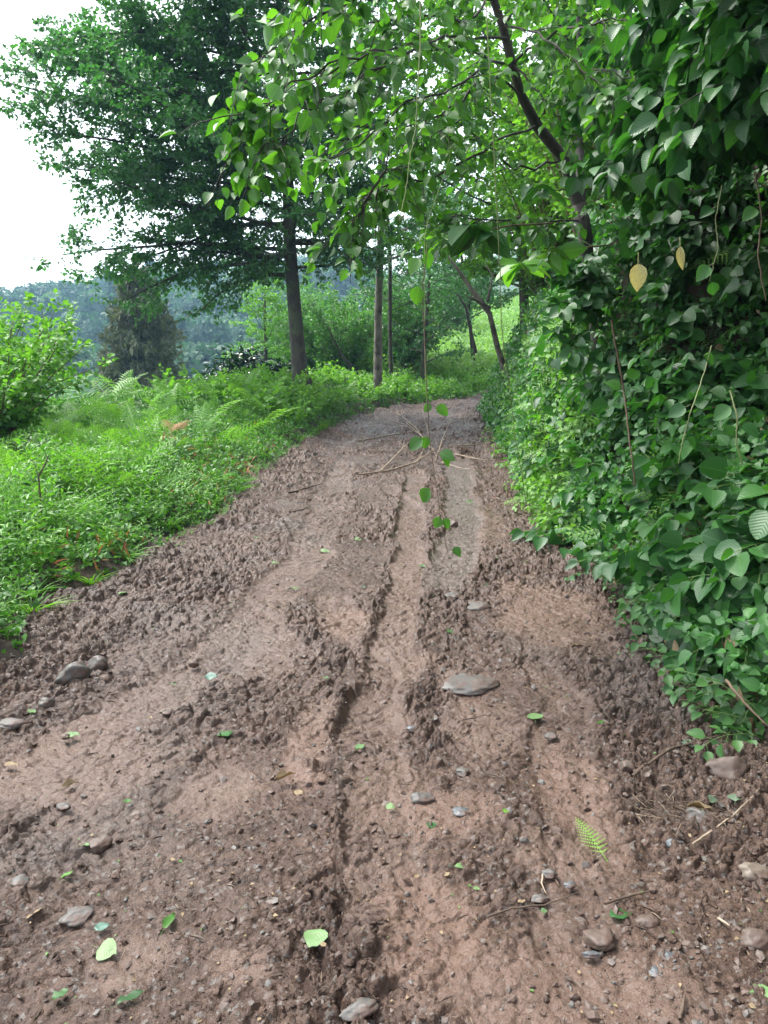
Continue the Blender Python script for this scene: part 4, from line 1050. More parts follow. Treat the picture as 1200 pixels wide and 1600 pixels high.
spread_copies(V6, pb, None, None, .7, 1.2, rots=rot_out(len(pb)), label_fn=lb4); done(V6)
F3 = [fern_proto(FR_D, 'fern', 6, .55, (.7, 1.7)), fern_proto(FR_D, 'fern_dark', 6, .62, (.9, 1.9))]
pb = bank_rand(60, 780, 420, 960, 830, lambda x, y: y < 760 + (x - 790) * .6) + bank_rand(34, 950, 300, 1200, 860)
def lbf3(p):
    if p[1] < 5.5: return ('hanging dark fern in the shade of the near bank', 'hanging ferns on the near bank') if p[2] > 1.2 else ('dark fern poking out low among the broad bank leaves', 'low ferns on the near bank')
    a_ = zone(p[1], (8, 11, 15), ('below the forked tree', 'beside the shiny wheel track', 'beside the brush pile', 'at the road bend')); b_ = 'low on the bank' if p[2] < 1 else 'high on the bank'
    return f'green fern hanging {b_}, {a_}', f'green ferns hanging {b_}, {a_}'
spread_copies(F3, pb, None, None, .8, 1.25, rots=[(rg.normal(0, .3), rg.normal(-.7, .25), rg.normal(0, .4)) for _ in pb], label_fn=lbf3); done(F3)
F4 = fern_proto(FR_D, 'fern', 5, .22, (.9, 1.4)); q = at_px([(1165, 1135)])[0]; F4.location = q; F4['label'] = 'small bright fern low at the bank foot above the big brown stone'
F4 = fern_proto(FR_D, 'fern', 4, .18, (.9, 1.4)); q = at_px([(1110, 1125)])[0]; F4.location = q; F4['label'] = 'tiny bright fern between the dark twig and the bank leaves'
def f_bank(n):
    y = 1.8 * (30 / 1.8)**rg.random(n); s = rg.random(n)**1.0 * 2.2 + .12; return XR(y) + s, y
def bank_cover(name, label, n, mat, size, tm, thick):
    x, y = f_bank(n); z0 = H(x, y); e = .01; gx = (H(x + e, y) - z0) / e
    nrm = np.stack([-gx, np.zeros(n), np.ones(n)], -1); nrm /= np.linalg.norm(nrm, axis=1)[:, None]
    P = np.stack([x, y, z0], -1) + nrm * (thick * rg.random(n) * (.4 + 1.4 * vn(y * 2.2, z0 * 2.2, 71)))[:, None]
    # even out the cover down the steep face
    zr = rg.random(n); k = rg.random(n) < np.clip(.12 + gx * .22, 0, 1); P = P[k]; nrm = nrm[k]; m = len(P)
    D = rdir(m, -.35); D[:, 0] -= .3
    mb = MB(); mb.leaves(tm, P, D, nrm + rdir(m, .6) * .9, size * rg.uniform(.5, 1.25, m) * (1 + .02 * P[:, 1]))
    return tag(mb.build(name, [M[mat]]), label, 'ground cover', None, 'stuff')
bank_cover('bank_creeper', 'matted dark green creeper leaves clothing the bank', 85000, 'vine', .068, OV4, .20)
bank_cover('bank_moss_herbs', 'fine green herbs matted between the creeper leaves', 40000, 'herb_shade', .035, OV2, .08)

# -- forked tree on the bank with overhanging hazel branches
tb0 = np.array([2.02, 7.15, sz(2.02, 7.15) - .2])
ft = thing('forked_tree', 'dark forked tree on the bank with broad leaves overhanging the road', 'tree', tb0)
t = MB()
trk = [tb0, W(935, 520, 7.1), W(918, 430, 7.05), W(915, 370, 7), W(905, 320, 7)]
bough = [W(905, 320, 7), W(882, 250, 6.9), W(838, 195, 6.6), W(815, 150, 6.4), W(800, 100, 6.2), W(785, 40, 6.1), W(768, -10, 6.0), W(745, -130, 5.8), W(700, -300, 5.5)]
stemB = [W(907, 325, 7), W(908, 260, 7.1), W(902, 200, 7.2), W(905, 90, 7.2), W(900, -60, 7.2)]
t.tube(trk, [.09, .07, .06, .06, .066], 10); t.tube(bough, [.056, .046, .044, .036, .034, .03, .028, .02, .01], 8); t.tube(stemB, [.045, .042, .035, .02, .01], 8)
t.build('trunk', [M['bark_dark']], ft, tb0)
BR = [[(800, 100, 6.2), (720, 85, 5.4), (640, 78, 4.8), (540, 100, 4.2), (450, 140, 3.9), (385, 190, 3.75)],
      [(790, 60, 6.1), (700, 60, 5.2), (620, 95, 4.5), (540, 150, 4.1), (470, 190, 3.9), (395, 250, 3.7)],
      [(838, 195, 6.6), (760, 235, 5.6), (680, 285, 5), (620, 290, 4.6), (580, 315, 4.4), (550, 345, 4.3)],
      [(770, 0, 6), (650, -20, 5), (540, 10, 4.2), (450, 60, 3.9), (370, 120, 3.8)],
      [(905, 345, 7), (830, 345, 6), (770, 350, 5.2), (700, 335, 4.8)],
      [(765, -60, 5.8), (640, -90, 4.6), (540, -60, 4.0), (470, -30, 3.8)],
      [(800, 100, 6.2), (870, 55, 5.8), (960, 40, 5.2), (1050, 30, 4.8), (1150, 40, 4.4)],
      [(902, 200, 7.2), (980, 120, 6.2), (1080, 60, 5.2), (1180, 0, 4.6)],
      [(882, 250, 6.9), (800, 270, 6), (720, 200, 5.4), (650, 215, 5.0)],
      [(815, 150, 6.4), (760, 110, 5.8), (700, 150, 5.2), (640, 160, 4.8), (570, 230, 4.5), (500, 250, 4.3)],
      [(790, 40, 6.1), (820, 0, 5.6), (880, -20, 5.2), (960, -40, 5)],
      [(838, 195, 6.6), (870, 130, 6.2), (930, 110, 5.6), (1000, 130, 5.0)],
      [(768, -10, 6.0), (730, 40, 5.6), (690, 30, 5.2), (600, 40, 4.8), (520, 60, 4.6), (440, 90, 4.4)],
      [(800, 100, 6.2), (850, 160, 6.0), (880, 200, 5.8), (930, 240, 5.6)],
      [(785, 40, 6.1), (840, 60, 5.8), (900, 100, 5.4), (960, 160, 5.0)],
      [(905, 90, 7.2), (950, 20, 6.4), (1020, -30, 5.8), (1100, -60, 5.2)],
      [(905, 90, 7.2), (860, 20, 7.0), (820, -40, 6.6)],
      [(905, 345, 7), (960, 300, 6.2), (1000, 260, 5.6)],
      [(560, 340, 4.4), (590, 285, 4.3), (640, 260, 4.2)],
      [(800, 100, 6.2), (740, 150, 5.6), (680, 200, 5.2), (600, 210, 5.0), (530, 190, 4.9)]]
def leafy_branches(root, br, leafm, tm, size, per_m=8, k=7, tl=(.16, .42), r0=.010, droop=.45, origin=None, rr=1):
    for pts in br:
        P = np.array([W(*p) for p in pts]); P[:, 2] += np.sin(np.linspace(0, 3.14, len(P))) * .03
        tt = np.linspace(0, len(P) - 1, len(P) * 4); P = np.stack([np.interp(tt, range(len(P)), P[:, c]) for c in range(3)], -1); P[1:-1] += rg.normal(0, .012, (len(P) - 2, 3))
        s = MB(); s.tube(P, [r0, r0 * .25], 6); L = np.linalg.norm(np.diff(P, axis=0), axis=1).sum()
        c = MB(); tw = []
        for j in range(int(L * per_m)):
            t_ = rg.uniform(.12, 1); q, d = at_t(P, min(t_, .995)); d = d / np.linalg.norm(d); sd = np.cross(d, [0, 0, 1.]); sgn = 1 if j % 2 else -1
            td = d * .7 + sd * sgn * rg.uniform(.3, 1) + np.array([0, 0, rg.normal(-.15, .3)]); l = rg.uniform(*tl)
            lp = poly(q, td, l, 3, (0, 0, -.5), .1); s.tube(lp, [.0035, .0015], 4); tw.append((lp[0], lp[-1] - lp[0], l))
        tw.append((P[-2], P[-1] - P[-2], .2))
        b = s.build('branch', [M['bark_dark']], root, origin)
        twig_leaves(c, tm, tw, k, size, .8, 1.1, droop); c.build('foliage', [leafm], b, origin)
leafy_branches(ft, BR, M['hazel'], OV, .080, 10, 7, (.16, .46), droop=.22, origin=tb0)

# -- shrub that roofs the near bank
os_ = np.array([2.6, 4.6, sz(2.6, 4.6) - .1])
sh = thing('overhanging_shrub', 'dense broad-leaved shrub spilling over the top of the near bank', 'shrub', os_)
BR2 = []
def w2p(x, y, z): # world point straight through
    return np.array([x, y, z])
for i in range(84):
    y0 = rg.uniform(2.3, 6.0); a = np.array([3.2 + rg.normal(0, .3), y0 + rg.normal(0, .3), 3.0 + rg.normal(0, .2)])
    e = np.array([1.25 + .03 * y0 + rg.uniform(-.15, .5), y0 + rg.normal(-.3, .4), rg.uniform(2.55, 3.5)])
    m_ = (a + e) / 2 + [0, 0, rg.uniform(.15, .45)]
    BR2.append(np.array([a, m_ * .75 + a * .25, m_ * .7 + e * .3, e]))
W_keep = W
W = lambda *p: np.array(p, float)
leafy_branches(sh, [[tuple(q) for q in b] for b in BR2], M['vine'], OV, .12, 15, 8, (.18, .4), origin=os_)
W = W_keep
stm = MB()
for b in BR2[::3]: stm.tube([os_ + rg.normal(0, .1, 3) * [1, 1, 0], (os_ + b[0]) / 2 + rg.normal(0, .1, 3), b[0]], [.03, .02, .014], 6)
stm.build('stem', [M['bark_dark']], sh, os_)

# -- hanging vines
def vine(label, pts, r, mat='vine_stem', leaves=(), lsize=.06, leafm='hazel', wob=.0012, tm=OV):
    P = np.array([W(*p) for p in pts]); tt = np.linspace(0, len(P) - 1, len(P) * 6); P = np.stack([np.interp(tt, range(len(P)), P[:, c]) for c in range(3)], -1); P += rg.normal(0, wob, P.shape)
    root = thing('hanging_vine', label, 'vine', P[-1]); s = MB(); s.tube(P, [r, r * .8], 5)
    if len(leaves):
        c = MB()
        for (px, py, ang, sc) in leaves:
            d0 = np.interp(py, [p[1] for p in pts], [p[2] for p in pts]); sx = np.interp(py, [p[1] for p in pts], [p[0] for p in pts])
            a = W(sx, py - 8, d0); q = a + (W(px, py, d0) - a) * .45; s.tube([a, q], [.0012, .001], 4)
            dd = np.array([math.sin(R(ang)), rg.normal(0, .3), -math.cos(R(ang))]); c.leaves(tm, [q], [dd], [[rg.normal(0, .2), -.8, .6]], lsize * sc)
        s.build('stem', [M[mat]], root, P[-1]); c.build('foliage', [M[leafm]], root, P[-1])
    else: s.build('stem', [M[mat]], root, P[-1])
vine('long thin vine with paired leaves hanging over the middle of the road', [(668, 380, 3.2), (660, 450, 3.2), (665, 560, 3.2), (668, 640, 3.2), (672, 700, 3.2), (682, 760, 3.2), (690, 820, 3.2), (700, 860, 3.2), (690, 880, 3.2)], .0022, 'stem_brown',
     [(640, 408, -30, 1), (662, 400, 25, .9), (648, 452, -10, 1.1), (697, 640, 60, .9), (680, 636, -40, .6), (645, 690, -50, 1.0), (660, 686, -10, .8), (704, 712, 70, 1.0), (712, 716, 35, .8), (658, 768, -30, 1.1), (688, 812, -25, .8), (698, 815, 30, .7), (718, 860, 45, .7)], .072)
vine('pale yellowish bare vine curving in front of the overhanging branches', [(656, -20, 3.4), (657, 60, 3.4), (653, 140, 3.4), (649, 200, 3.4), (640, 250, 3.4), (634, 300, 3.4), (624, 345, 3.4)], .0026)
vine('very long straight pale vine reaching down to the bank foot', [(758, -20, 4.3), (764, 100, 4.3), (772, 240, 4.3), (780, 400, 4.3), (784, 520, 4.4), (795, 600, 4.5), (806, 690, 4.6), (815, 740, 4.7), (822, 785, 4.8)], .0028)
vine('thin straight vine hanging down behind the mid-road leaves', [(700, 150, 5.0), (702, 250, 5.0), (664, 360, 4.0), (663, 560, 4.0), (668, 640, 4.0)], .0018)
vine('brown stem hanging down the bank beside a bright leaf pair', [(955, 500, 4.2), (965, 560, 4.2), (975, 610, 4.2), (980, 660, 4.1), (988, 720, 4.0), (992, 760, 4.0)], .006, 'stem_brown', [(990, 595, 120, 1), (960, 612, -120, 1)], .09, 'vine_young')
vine('pale slanting stem across the broad bank leaves', [(1112, 540, 3.7), (1098, 590, 3.65), (1080, 640, 3.55), (1066, 690, 3.5), (1060, 725, 3.5)], .003, leaves=[(1090, 560, 60, 1), (1060, 640, -60, 1.1), (1082, 690, 50, .9)], lsize=.08, leafm='vine')
vine('upright pale stem rising from the mid bank foliage', [(1140, 610, 3.45), (1152, 650, 3.4), (1150, 690, 3.4), (1160, 725, 3.4)], .004, leaves=[(1132, 640, -50, 1), (1168, 670, 60, 1)], lsize=.09, leafm='vine')
vine('hanging leafy stem under the high shaded leaves', [(1128, 290, 3.9), (1118, 340, 3.85), (1122, 390, 3.8), (1108, 440, 3.8)], .0025, leaves=[(1105, 330, -60, 1), (1135, 360, 50, .9), (1100, 420, -40, 1.1), (1118, 445, 20, .9)], lsize=.08, leafm='vine')
vine('brown withered creeper stem dangling in the dark hollow', [(1180, 270, 3.7), (1190, 340, 3.65), (1184, 400, 3.6), (1196, 470, 3.6)], .004, 'stem_brown', [(1172, 330, -50, 1), (1200, 380, 60, 1)], .08, 'vine')

# -- single noticeable leaves and shoots
def lone_leaf(name, label, P, D, U, size, mat, tm=OV, wid=1.0, cat='leaf'):
    mb = MB(); mb.leaves(tm, [P], [D], [U], size, rnd=rg.random(1), wid=np.array([wid])); mb.tube([np.array(P), np.array(P) - np.array(D) / np.linalg.norm(D) * size * .4], [size * .012, size * .009], 4)
    o = mb.build(name, [M[mat]], origin=P); return tag(o, label, cat)
lone_leaf('yellow_leaf', 'large yellow leaf with holes hanging against the dark bank', W(997, 412, 3.7), (.05, 0, -1), (-.2, -1, .1), .125, 'yellow', OV, .8)
lone_leaf('yellow_leaf', 'narrow dull yellow leaf hanging beside dark ferns', W(1063, 385, 3.8), (.15, 0, -1), (-.6, -1, .1), .11, 'yellow', OV, .45)
def big_sprig(label, base, n, size, leafm, Y):
    root = thing('long_leaf_sprig', label, 'sprig', W(*base)); a = MB(); b = MB(); q = W(*base); tip = q + [-.12, -.1, .02]; a.tube([q + [.5, .5, .12], q + [.2, .2, .06], q, tip], [.006, .005, .004, .003], 5)
    P = []; D = []
    for i in range(n):
        an = i * 2.4; P.append(q + (tip - q) * (i / n)); D.append((math.cos(an), math.sin(an) * .8, -.35 + rg.normal(0, .25)))
    b.leaves(ELL, P, D, rdir(n, 2), size * rg.uniform(.7, 1.1, n), wid=rg.uniform(.9, 1.3, n)); a.build('stem', [M['stem_brown']], root, q); b.build('foliage', [M[leafm]], root, q)
big_sprig('sprig of long dark leaves hanging near the road bend', (755, 360, 4.6), 9, .24, 'vine', 4.6)
big_sprig('sprig of long bright yellow green leaves beside the dark sprig', (825, 415, 6.2), 9, .25, 'vine_young', 6.2)
big_sprig('sprig of long mid green leaves under the forked trunk', (870, 395, 5.6), 8, .20, 'hazel', 5.6)
big_sprig('sprig of long leaves drooping between the two long vines', (700, 375, 5.2), 7, .18, 'hazel', 5.2)
big_sprig('sprig of broad dark leaves below the branch fork', (850, 300, 5.6), 8, .17, 'vine', 5.6)

# ================================================================== LITTER ON THE ROAD
def fallen(px, py, wpx, ang, mat, label, tm=OV, wid=1.0, curl=None, tilt=.25):
    g = G(px, py); d = math.hypot(g[0], g[1], CAMZ); s = wpx / 1200 * d * .74; z = sz(g[0], g[1])
    D = np.array([math.cos(R(ang)), math.sin(R(ang)), 0]); P = np.array([g[0], g[1], z + .012]) - D * s * .5
    tmv = tm
    if curl:
        v = tm[0].copy(); v[:, 2] = .35 * v[:, 2] + .9 * np.abs(v[:, 0])**1.3; v[:, 0] *= .42; v[:, 2] += .04 * np.sin(v[:, 1] * 18) * (np.abs(v[:, 0]) > .02); tmv = (v, tm[1], tm[2])
    ts = [z - .002]
    for f in (.0, .5, 1.0): q = P + D * s * f; ts.append(sz(q[0], q[1]))
    P[2] = sorted(ts)[-2] + .004; v = tmv[0].copy(); v[:, 2] = v[:, 2] * (.8 if curl else .3) + .08 * rg.normal() * v[:, 0] + .03; 
    r_ = np.random.default_rng(int(px * 7 + py)); v[:, 2] += .05 * r_.standard_normal(len(v)); v[:, 0] *= 1 + .15 * r_.standard_normal()
    return lone_leaf('fallen_leaf', label, P, D, (rg.normal(0, tilt), rg.normal(0, tilt), 1), s, mat, (v, tmv[1], tmv[2]), wid, 'fallen leaf')
FL = [(492, 1467, 46, 250, 'fallen', 'pale green heart-like fallen leaf with its stalk pointing up the road', 1.2),
      (168, 1487, 38, -20, 'fallen', 'crumpled green leaf half pressed into clods', 1.4), (970, 1433, 42, 10, 'vine', 'dark green veined leaf lying near a brown stone', 1.2),
      (836, 1120, 34, 80, 'fallen', 'torn pale green leaf below the large grey stone', 1.2), (113, 1150, 28, 30, 'fallen', 'pale green leaf lying on the smooth mud band', 1.0),
      (50, 1112, 18, 100, 'fallen', 'small yellow green leaf by the ditch stones', 1.0), (330, 1058, 26, 15, 'fallen_teal', 'blue-green leaf on stony mud', 1.0),
      (563, 1168, 30, 60, 'fallen', 'green leaf lying left of the short groove', .9), (352, 1148, 34, 20, 'vine', 'bright green leaf scrap with a limp partner', .8),
      (193, 930, 22, 70, 'fallen', 'pale leaf just below the verge corner', .9), (674, 1290, 24, 90, 'vine', 'dark green leaf on orange mud', 1.2),
      (705, 988, 22, 60, 'fallen', 'light green torn leaf in the right wheel track', 1.2), (676, 932, 14, 90, 'fallen_teal', 'tiny blue-green leaf by the small pale stone', 1.0),
      (560, 845, 18, 20, 'fallen', 'dull green leaf beside the deep rut', 1.0), (507, 862, 22, 0, 'fallen', 'pale leaf left of the deep rut', .8), (461, 920, 20, 0, 'fallen', 'small green leaf on clods beyond the orange mud', .7),
      (430, 882, 18, 10, 'fallen', 'faded leaf in mid road left of the ruts', .7), (568, 918, 12, 0, 'fallen_teal', 'tiny teal leaf below the rut edge', 1.0), (400, 842, 16, 20, 'fallen', 'yellow green leaf far up the smooth side', 1.0),
      (775, 878, 22, -10, 'fallen', 'pale leaf right of the shiny track', .7), (823, 880, 24, 10, 'fallen', 'whitish leaf close to the bank', .7), (893, 902, 30, 15, 'fallen_dry', 'pale straw coloured leaf near the bank foot', .6),
      (897, 888, 16, 0, 'fallen_teal', 'teal leaf next to the straw coloured one', 1.0), (763, 918, 20, 0, 'vine', 'green leaf beside the shiny track', .7), (902, 1015, 30, 5, 'fallen_dry', 'yellowish narrow leaf on dark clods', .4),
      (820, 1330, 26, 5, 'vine', 'flat green leaf beyond the fern tip', .6), (722, 1358, 30, 0, 'fallen', 'muddy pale green leaf smeared on orange mud', .9), (745, 1390, 14, 0, 'fallen', 'tiny pale leaf scrap below the smeared leaf', .9),
      (660, 885, 16, 0, 'fallen', 'pale leaf lying in the wheel track', .8), (735, 785, 18, 0, 'fallen', 'light leaf on the wet grey track', .7), (815, 1410, 18, 30, 'fallen_dry', 'pale leaf scrap by the pebbles', .8),
      (1190, 1555, 44, 100, 'fallen', 'pale round leaf in the stony corner', 1.3), (205, 1560, 50, 40, 'herb_shade', 'bunch-like dark grassy leaf scrap', .5), (95, 1555, 30, 60, 'herb_shade', 'little green leaf scrap near the road bottom', .8),
      (265, 1440, 44, 80, 'herb', 'upright bright green leaf scrap among clods', .6), (160, 1450, 26, 30, 'fallen_teal', 'teal green leaf above the crumpled leaf', 1.1), (105, 1368, 24, 50, 'weed', 'small green sprig leaf flattened in mud', .8),
      (135, 1322, 22, 10, 'fallen', 'pale green little leaf over dark clods', .7), (200, 1253, 16, 0, 'weed', 'tiny bright green leaf upslope of the pebbles', 1.0), (55, 1430, 34, 60, 'fallen_dry', 'tan torn leaf strip on clods', .4),
      (610, 1262, 20, -30, 'fallen', 'star-like yellow green scrap in the rut', 1.2), (467, 1240, 20, 0, 'fallen_dry', 'little cream leaf below the curled dead leaf', .8), (506, 1478, 14, 0, 'fallen_dry', 'cream chip of leaf by the heart-like leaf', 1.0),
      (1110, 1250, 26, 20, 'vine_dusty', 'dusty grey green leaf at the bank foot', 1.2), (1150, 1250, 34, 60, 'vine_dusty', 'pale grey green round leaf under the ferns', 1.2), (1078, 1168, 34, 0, 'vine_dusty', 'faded round leaf where the twig meets the ferns', 1.2),
      (1047, 1133, 20, 60, 'fallen_teal', 'pale bluish leaf near the drooping dead stem', 1.2), (1090, 1065, 44, 60, 'vine_young', 'big bright green leaf leaning over the pale stone', 1.2), (1118, 1072, 38, 30, 'vine', 'mid green leaf beside the big bright one', 1.2),
      (940, 1130, 22, 60, 'weed', 'bright green sprout leaf in dark clods', .9), (790, 1272, 18, 80, 'weed', 'small green sprout in the mud', .8), (850, 1425, 12, 0, 'fallen', 'tiny leaf fragment beneath the pebbles', 1.0),
      (510, 1060, 14, 20, 'fallen', 'tiny green leaf fragment below the clod ridge', 1.0), (270, 1070, 16, 0, 'fallen', 'little pale fragment on stony mud', .7), (18, 1196, 26, 0, 'fallen_dry', 'cream coloured leaf at the road side of the ditch', .9)]
FL = [f for f in FL]
for px, py, w_, an, m_, lab, wd in FL: fallen(px, py, w_, an, m_, lab, OV, wd)
fallen(446, 1216, 50, 35, 'fallen_dry', 'curled tan dead leaf lying on the clod ridge', OV, 1.0, curl=3.0)
fallen(110, 1228, 34, 50, 'fallen_dry', 'curled brown striped leaf on the near side', OV, 1.0, curl=3.0)
fallen(1095, 1265, 50, -15, 'fallen_dry', 'curled pale dead leaf at the bank foot', OV, .8, curl=3.0)
# fern tip lying on the mud
g = G(935, 1322); v, f, uv = FR_D[0]; v = v.copy(); v[:, 2] *= .25; v[:, 1] *= 1.45; v[:, 0] *= .95
s_ = 66 / 1200 * 2.45 * 1.45; an = R(8); Rm = np.array([[math.cos(an), math.sin(an), 0], [-math.sin(an), math.cos(an), 0], [0, 0, 1]])
mb = MB(); mb.add(v * s_ @ Rm + [0, -s_ * .5, .0], f, uv, np.full(len(v), .95)); o = mb.build('fern_tip', [M['fern']]); o.location = (g[0], g[1], sz(g[0], g[1]) + .016)
tag(o, 'light green fern tip lying flat on the mud', 'fern frond')
def twig(name, label, pts, r, mat, z=.012, n=6, cat='twig', group=None, sag=0):
    P = []
    for p in pts:
        g = G(*p[:2]); h = p[2] if len(p) > 2 else 0; g = G(p[0], p[1], h) if h else g
        P.append([g[0], g[1], max(sz(g[0], g[1]) + z, h)])
    P = np.array(P); tt = np.linspace(0, len(P) - 1, len(P) * 4); P = np.stack([np.interp(tt, range(len(P)), P[:, c]) for c in range(3)], -1)
    for q in P: q[2] = max(q[2], sz(q[0], q[1]) + r * .6)
    P += rg.normal(0, r * .22, P.shape); mb = MB(); mb.tube(P, [r, r * .9, r * .4], n); o = mb.build(name, [M[mat]], origin=P[0]); return tag(o, label, cat, group)
twig('twig', 'long dark twig stretching from the clods to the bank ferns', [(988, 1218), (1010, 1200), (1050, 1178), (1090, 1168), (1135, 1150)], .006, 'stick_dark')
twig('twig', 'long thin pale brown twig by the tan stone', [(1080, 1325), (1110, 1305), (1150, 1275), (1185, 1250)], .004, 'stick_pale')
twig('twig', 'thick brown stem slanting out of the bank ferns', [(1135, 1062, .22), (1160, 1095, .18), (1200, 1135, .12)], .007, 'stem_brown')
twig('twig', 'short dark twig lying in the smooth left part of the road', [(452, 772), (475, 765), (505, 757)], .013, 'stick_dark')
twig('twig', 'short dark twig below another on the smooth left part', [(453, 803), (470, 799), (485, 792)], .010, 'stick_dark')
twig('twig', 'thin curved twig beside the torn pale leaf', [(725, 1128), (742, 1126), (760, 1120)], .003, 'stick_dark')
twig('twig', 'thin root-like twig across the stony lower mud', [(760, 1440), (800, 1425), (850, 1420), (905, 1400)], .003, 'stick_dark')
twig('twig', 'short brown twig pointing at the veined leaf', [(945, 1418), (985, 1405), (1015, 1398)], .004, 'stick_dark')
twig('twig', 'pale curved stalk over the grey pebbles', [(848, 1372), (846, 1385), (853, 1402)], .003, 'stick_pale')
twig('twig', 'short pale twig standing out of gravel near the corner', [(1120, 1440), (1140, 1452)], .004, 'stick_pale')
twig('twig', 'dark dead stem drooping at the bank foot', [(1060, 1118), (1062, 1095, .08), (1080, 1092, .10)], .005, 'stick_dark')
twig('twig', 'brown stick end at the bottom edge of the road', [(1062, 1600), (1070, 1560)], .005, 'stick_dark')
ST = [([(560, 692), (600, 684), (640, 678), (680, 672)], .016, 'long pale stick pointing up the road from the smooth side'), ([(595, 740), (625, 705, .10), (640, 690, .12)], .013, 'pale stick propped on the brush pile'),
      ([(560, 745), (610, 738), (650, 722, .06), (680, 700, .16)], .015, 'longest pale stick crossing the brush pile'), ([(620, 645, .05), (650, 668, .10), (672, 700, .12)], .014, 'bent stick leaning into the brush pile'),
      ([(635, 660, .06), (668, 690, .12), (682, 712, .05)], .010, 'thin stick lying through the brush pile centre'), ([(705, 655, .12), (690, 690, .14), (680, 720, .04)], .012, 'upright looking stick on the right of the brush pile'),
      ([(700, 704), (740, 700), (775, 697)], .014, 'straight pale stick reaching toward the bank'), ([(712, 714), (740, 720), (762, 722)], .011, 'reddish thin stick nearest the bank'),
      ([(575, 710), (620, 708), (660, 706)], .010, 'thin stick lying level left of the brush pile'), ([(660, 640, .1), (668, 670, .12), (672, 690, .1)], .009, 'thin stick rising at the back of the brush pile'),
      ([(690, 668, .08), (720, 655, .08), (745, 650)], .012, 'stick lying behind the brush pile near the bend'), ([(700, 640), (722, 630), (738, 624)], .014, 'farthest pale stick lying at the bend')]
ST += [([(585, 700), (615, 690), (650, 690)], .008, 'very thin stick at the left rim of the brush pile'), ([(640, 735), (655, 715, .05), (665, 695, .08)], .008, 'very thin stick standing at the front of the brush pile'), ([(600, 655), (630, 662, .05), (655, 680, .08)], .009, 'thin stick at the back left of the brush pile'), ([(690, 725), (720, 735), (750, 738)], .008, 'very thin stick at the front right of the brush pile')]
for pts, r, lab in ST: twig('stick', lab, pts, r * .85, 'stick_pale', .03, 6, 'stick', 'pale sticks of the brush pile')
# dead fern heap at the bank foot
g = G(1045, 1262); mb = MB()
for i in range(150):
    a = rg.random() * 6.28; q = np.array([g[0] + rg.normal(0, .08), g[1] + rg.normal(0, .055), 0]); q[2] = sz(q[0], q[1]) + rg.uniform(.002, .02); d = np.array([math.cos(a), math.sin(a), rg.normal(0, .2)]); mb.tube([q, q + d * rg.uniform(.02, .09)], [.0013, .0008], 3, mi=int(i % 9 == 0))
tag(mb.build('dead_fern_litter', [M['stick_dark'], M['stick_pale']], origin=(g[0], g[1], sz(g[0], g[1]))), 'scattered dry brown fern stalks and needles beside the pebbles', 'plant litter', None, 'stuff')

def debris(name, label, n, mat, tm, smin, smax, seed):
    r = np.random.default_rng(seed); y = 1.25 / (1 - r.random(n * 3) * (1 - 1.25 / 14)); x = XL(y) + r.random(n * 3) * (XR(y) - XL(y))
    k = r.random(n * 3) < .12 + .6 * ss(.9, .1, XR(y) - x) + .35 * ss(0, .5, fbm(x * 1.3, y, 3, seed)); x = x[k][:n]; y = y[k][:n]; m = len(x)
    D = r.standard_normal((m, 3)); D[:, 2] *= .15; mb = MB()
    mb.leaves(tm, np.stack([x, y, road(x, y) + .004], -1), D, np.stack([r.normal(0, .3, m), r.normal(0, .3, m), np.ones(m)], -1), smin * (smax / smin)**(r.random(m)**2), r.random(m))
    return tag(mb.build(name, [M[mat]]), label, 'litter', None, 'stuff')
TW = t_leaf([(.3, 1.0), (.7, .8)], .045, .8, .12)
debris('twig_litter', 'bits of twig and stalk trodden into the mud', 2600, 'stick_dark', TW, .015, .07, 5)
debris('straw_litter', 'pale straw and root bits trodden into the mud', 700, 'stick_pale', TW, .012, .045, 6)
debris('leaf_litter', 'brown torn leaf scraps trodden into the mud', 900, 'fallen_dry', OV2, .008, .022, 8)
debris('green_litter', 'tiny green leaf scraps trodden into the mud', 260, 'herb', OV2, .006, .018, 9)

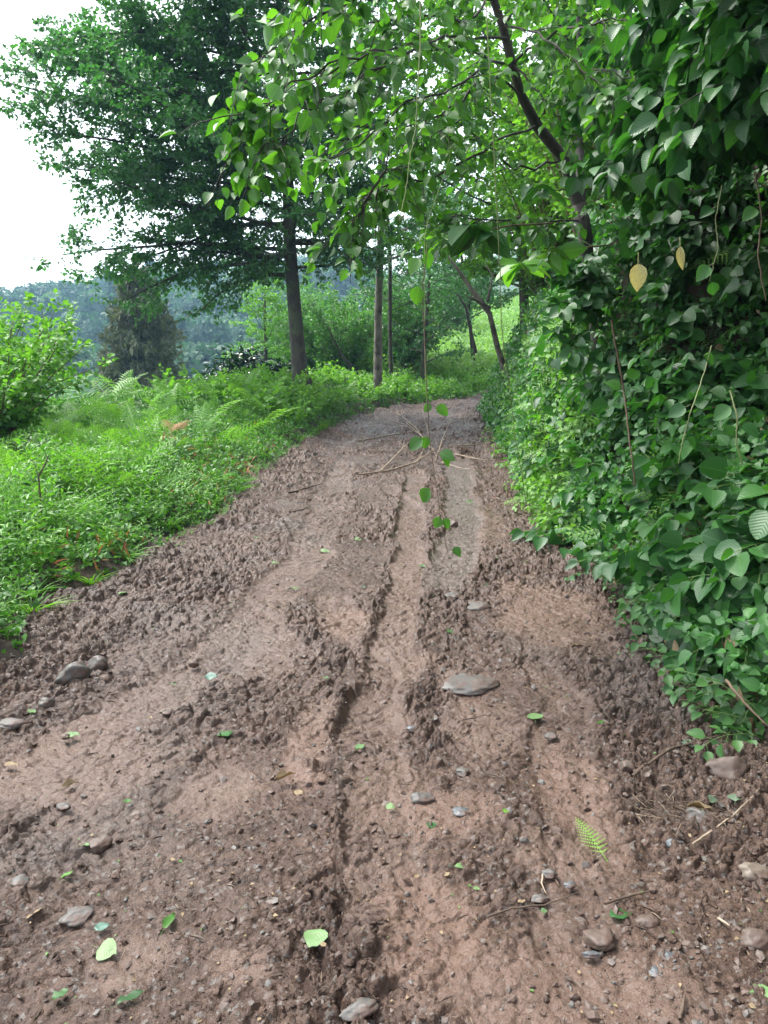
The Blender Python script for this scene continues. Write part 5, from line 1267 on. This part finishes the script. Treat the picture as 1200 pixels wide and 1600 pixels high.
def edge_pts(n):
    y = 3.8 * (22 / 3.8)**rg.random(n); return XL(y) - rg.uniform(-.05, 1.1, n)**1.0, y
x_, y_ = edge_pts(1500); k_ = fbm(x_ * 1.6, y_ * 1.1, 3, 301) > .05; x_, y_ = x_[k_], y_[k_]; n_ = len(x_)
mb = MB(); mb.leaves(LAN2, np.stack([x_, y_, surf(x_, y_) + .02 + .16 * rg.random(n_)], -1), rdir(n_, -.2), rdir(n_, 1), .09 * rg.uniform(.5, 1.4, n_), wid=np.full(n_, .7))
tag(mb.build('dead_undergrowth', [M['fern_dead']]), 'withered brown stalks and leaves caught along the verge edge', 'litter', None, 'stuff')
y_ = 2.2 * (16 / 2.2)**rg.random(420); x_ = XR(y_) + rg.uniform(.1, 1.5, 420); mb = MB()
mb.leaves(OV4, np.stack([x_ - .10, y_, H(x_, y_) + .05], -1), rdir(420, -.6), rdir(420, .3) + [-1, 0, .3], .075 * rg.uniform(.5, 1.3, 420))
tag(mb.build('dead_leaf_litter', [M['fallen_dry']]), 'withered brown leaves caught in the bank creeper', 'litter', None, 'stuff')

# ---- dark dead twig sticking out of the near weeds
q0 = W(60, 745, 5.6)
bare('dead_twig', 'bare dark forked twig poking out of the near weeds', [q0 + [0, 0, -.5], q0, W(72, 722, 5.6), W(75, 712, 5.6)], [.008, .007, .006, .004], 'stick_dark', 5, 'twig', sides=[[q0 + [0, 0, 0], W(53, 722, 5.6), W(48, 718, 5.6)]])

# ================================================================== HAZE
import bmesh
bm = bmesh.new(); bmesh.ops.create_cube(bm, size=1); me = bpy.data.meshes.new('haze'); bm.to_mesh(me); bm.free()
hz = bpy.data.objects.new('haze', me); C.objects.link(hz); hz.scale = (1060, 760, 112); hz.location = (0, 335, 41)
m = bpy.data.materials.new('haze'); m.use_nodes = True; t = m.node_tree; t.nodes.clear()
o = t.nodes.new('ShaderNodeOutputMaterial'); pv = t.nodes.new('ShaderNodeVolumePrincipled'); pv.inputs['Color'].default_value = (.42, .70, 1, 1); pv.inputs['Density'].default_value = .0007; pv.inputs['Anisotropy'].default_value = .2
t.links.new(pv.outputs[0], o.inputs['Volume']); me.materials.append(m); tag(hz, 'thin bluish haze in the valley air', 'haze', None, 'stuff')
